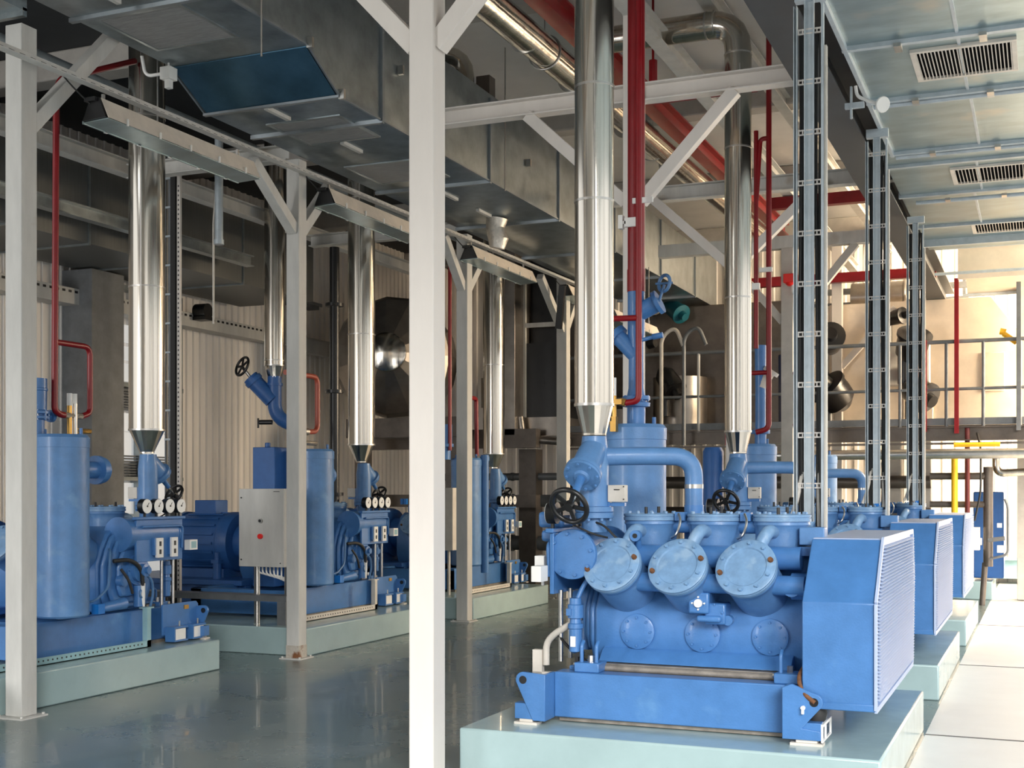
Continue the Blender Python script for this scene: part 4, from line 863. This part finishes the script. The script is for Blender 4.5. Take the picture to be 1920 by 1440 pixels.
# bright insulated tank + block on the platform
t = thing('insulated_plant_unit', 'warm cream clad unit with cut corner standing on the far platform', 'machine', (-.8,21.6,2.5))
MB().prism([(-3.2,2.54),(-.3,2.54),(-.3,4.0),(-.75,4.62),(-3.2,4.62)], 'y', 20.9, 22.4).build('clad_body', TANK, t, bevel=.01)
MB().box(-2.05,-1.6,20.86,20.9,2.6,3.3).build('access_panel', TANK, t, bevel=.01); MB().box(-.9,-.55,20.87,20.9,3.15,3.75).build('access_panel', TANK, t, bevel=.01)
for (x0,x1,z0,z1) in ((-2.4,-1.62,3.25,3.9),):
    MB().box(x0,x1,20.6,20.66,z0,z1).build('control_window', GREYP, t, bevel=.03); 
MB().box(-2.05,-1.85,20.5,20.6,3.35,3.55).build('red_lamp', REDB, t)
for (p,lab) in (((-.55,20.2,3.95),'yellow lever valve on the far cream unit'),((-.15,20.2,3.85),'yellow hooked valve near the right edge')):
    x,y,z = p
    tag(MB().cyl((x,y,z),(x+.18,y,z-.14),.04,n=12).cyl((x-.05,y,z+.04),(x+.03,y,z+.02),.05,n=10).build('lever_valve', YEL), lab, 'valve', 'yellow valves on the far unit')
tag(MB().cyl((-.03,20.3,2.7),(-.03,20.3,4.6),.035,n=12).build('yellow_pipe', YEL), 'long upright yellow pipe at the upper right edge', 'pipe')
# dark pumps / ducts on platform
BD = [(1,-.3,.15),(.3,-.6,.9),(.7,-.5,-.5),(.9,-.6,.1),(.2,-1,.2),(-.5,-.5,.6),(.6,-.3,-.8)]
def blob(x,y,z,r,l,lab,m_=BLACK):
    BD.append(BD.pop(0)); ax = BD[0]; mb = MB()
    if m_ is BLACK and z > 2.9: mb.tube([(x,y,z),(x-.12,y+.1,z-.05),(x-.12,y+.1,z-r-.35)], r*.45, .1, 14)
    return tag(mb.lathe((x,y,z),ax,[(-l,r*.4),(-l*.6,r*.9),(0,r),(l*.4,r),(l*.45,r*1.12),(l*.6,r*1.12),(l*.65,r*.5),(l,r*.45)],24).build('pipe_valve', m_), lab, 'valve', 'black valves and bends on the far platform')
blob(-1.85,20.2,3.85,.24,.3,'black bend above the railing right of the farthest cable ladder')
blob(-1.75,20.2,3.10,.22,.3,'black round bend below the handrail right of the farthest ladder')
blob(-2.15,20.75,4.35,.12,.25,'small black valve high beside the farthest cable ladder')
blob(-3.05,20.0,3.95,.2,.35,'black elbow between nearest and middle cable ladders')
blob(-3.0,20.0,3.12,.28,.3,'large black round housing between nearest and middle ladders')
blob(-5.55,19.8,3.35,.18,.3,'black valve on the dark platform left of the bent steel pipe')
blob(-6.1,19.8,3.95,.16,.35,'black angled pipe bend right of the blue riser')
blob(-6.15,19.8,2.95,.16,.3,'black valve low on the platform right of the red riser')
blob(-5.72,20.75,4.66,.15,.3,'teal round pipe cap right of the small cream lamp', mat('teal_cap_paint',(.01,.11,.15),.35))
tag(MB().cyl((-3.6,19.6,2.55),(-3.6,19.6,3.7),.17,n=24).build('vertical_receiver', mat('navy_paint',(.015,.03,.09),.4)), 'navy upright cylinder between the two nearest cable ladders', 'tank')
t = thing('clad_tank', 'dark brown clad tank block on the platform behind the nearest compressor', 'tank', (-5,21.2,2.5))
MB().prism([(-9,2.54),(-3.9,2.54),(-3.9,4.74),(-5.9,4.74),(-6.1,4.62),(-9,4.62)], 'y', 20.9, 22.3).build('clad_body', BROWN, t, bevel=.02)
MB().cyl((-5.6,20.6,2.54),(-5.6,20.6,3.5),.45,n=32).box(-7.4,-6.4,20.5,20.9,2.54,3.0).build('side_tank', MATTE, t)
for (x,lab) in ((-5.35,'cream bent vent pipe over the dark platform railing'),(-5.0,'dark bent vent pipe right of the cream bent one')):
    tag(MB().tube([(x,18.6,2.3),(x,18.6,3.95),(x+.22,18.6,4.1),(x+.34,18.6,3.8)],.03,.16,10).build('vent_pipe', CREAMH if x < -5.2 else DKSTEEL), lab, 'pipe', 'bent vent pipes at the platform')
tag(MB().bar((-4.4,18.85,2.3),(-4.4,18.85,3.6),.05,.05,(1,0,0)).build('red_post', RED), 'red post left of the steel pipe with the bend, by the railing', 'post')
tag(MB().tube([(-3.13,17.25,3.2),(-3.06,17.25,3.2),(-3.06,17.25,2.5),(-3.13,17.25,2.5)],.03,.06,10).build('red_loop_pipe', RED), 'small red loop pipe right of the concrete column', 'pipe')
for i,(x,z,lab) in enumerate(((-6.2,1.25,'dark pipe low behind the tank, below the far platform'),(-6.2,1.75,'brown clad pipe below the platform behind the tanks'))):
    tag(MB().cyl((-7.5,20.5,z),(-1.6,20.5,z),.10,n=16).build('clad_pipe', BROWN), lab, 'pipe')
for (x,lab) in ((-6.9,'left concrete pier under the far platform'),(-4.0,'concrete pier under the platform beside the bent steel pipe'),(-1.75,'pale concrete pier right of the farthest cable ladder'),(-2.2,'narrower concrete pier behind the farthest cable ladder')):
    tag(MB().box(x-.14,x+.14,20.6,20.9,0,2.5).build('concrete_pier', CONCB, bevel=.01), lab, 'pier', 'piers under the platform')
tag(MB().cyl((-3.1,22.8,5.0),(-2.2,22.8,5.0),.25,n=24).cyl((-2.9,22.8,5.2),(-2.9,22.8,6.25),.015,n=6).torus((-2.2,22.8,5.0),(1,0,0),.24,.03).build('duct_fan', MATTE), 'round fan duct above the red far beam', 'fan')
tag(MB().box(-3.9,-1.2,23.3,23.4,5.15,5.25).box(-3.9,-1.2,23.3,23.4,4.95,5.0).box(-3.8,-3.75,23.32,23.38,4.95,6.25).box(-1.3,-1.25,23.32,23.38,4.95,6.25).build('pipe_rail', DKSTEEL), 'dark rails under the ceiling at the far end', 'rail')
tag(MB().box(-.75,.6,23.5,23.95,.1,.45).box(-.75,.6,23.4,23.5,.42,.47).build('low_bench', TEALA), 'low teal step at the foot of the far right wall', 'step')
# deep left: insulated vessel with conical end
t = thing('insulated_vessel', 'huge stainless vessel end with folded cone left of the white column', 'vessel', (-9.3,17.2,2.9))
m = MB(); c = Vector((-9.35,17.3,3.75)); ax = Vector((.35,-.93,0)).normalized()
m.lathe(c, -ax, [(-.10,.22),(.0,.30),(.05,.36),(.55,.92),(.7,.98),(1.5,.98)], 15)
m.build('vessel_shell', MATTE, t, smooth=8)
MB().lathe(c, ax, [(.02,.30),(.12,.30),(.13,.28),(.16,.02)], 40).build('end_cap', STEEL, t)
each(MB().box(-10.2,-8.2,17.5,17.9,2.45,2.75).box(-10.1,-9.9,17.6,17.8,.0,2.45).box(-8.5,-8.3,17.6,17.8,.0,2.45), 'vessel_stand', BROWN, t)
tag(MB().box(-10.6,-7.4,18.6,18.8,1.35,1.55).box(-10.6,-7.4,18.6,18.8,2.3,2.6).build('pipe_bridge', BROWN), 'brown steel bridge below the huge vessel', 'beam')
# dark panel unit & ducts between grey columns
t = thing('switch_enclosure', 'dark glazed enclosure with pale frame left of the distant grey column', 'enclosure', (-7.45,19.4,2.5))
MB().box(-7.73,-7.12,19.0,19.8,2.8,4.0).box(-7.73,-7.12,19.2,19.8,4.0,5.4).build('enclosure_body', BLACK, t)
MB().box(-7.76,-7.1,18.95,19.8,2.5,2.8).build('enclosure_base', MATTE, t)
each(MB().box(-7.76,-7.72,18.95,19.0,2.8,5.2).box(-7.72,-7.0,18.95,19.0,4.25,4.32).box(-7.17,-7.12,18.94,18.99,2.8,4.1), 'enclosure_frame', GREYP, t)
MB().box(-7.1,-7.05,18.94,18.98,3.3,3.55).build('white_tag', WHITE, t)
tag(MB().box(-8.15,-7.76,18.6,19.4,2.5,6.2).build('vertical_duct', MATTE, bevel=.006), 'tall grey vertical duct right of the farthest left steel pipe', 'duct')
tag(MB().tube([(-7.75,18.8,2.8),(-7.7,18.8,2.45),(-6.9,18.8,2.38)],.06,.2,16).build('bent_pipe', MATTE), 'grey bent pipe under the dark glazed enclosure', 'pipe')
for (z,r,lab) in ((1.85,.06,'upper dark pipe in the gap left of the nearest handwheel'),(1.45,.10,'dark insulated pipe at mid height left of the handwheel'),(.75,.12,'lowest dark pipe in the gap behind the handwheel')):
    tag(MB().cyl((-10,19.5,z),(-6.6,19.5,z),r,n=16).cyl((-8.2,19.5,z),(-8.15,19.5,z),r*1.15,n=16).build('clad_pipe', DKSTEEL), lab, 'pipe', 'dark pipes in the deep left gap')
tag(MB().box(-8.0,-7.7,19.35,19.65,0,2.3).build('dark_post', BROWN), 'dark brown post between the dark pipes and grey column', 'post')
tag(MB().bar((-6.35,17.0,4.55),(-6.45,17.1,3.95),.09,.06,(0,1,0)).build('black_strut', BLACK), 'black slanted strut at the top of the distant grey column', 'strut')
tag(MB().box(-10.5,-6.2,23.4,23.92,3.3,3.9).build('back_duct', MATTE), 'grey duct low against the far back wall', 'duct')
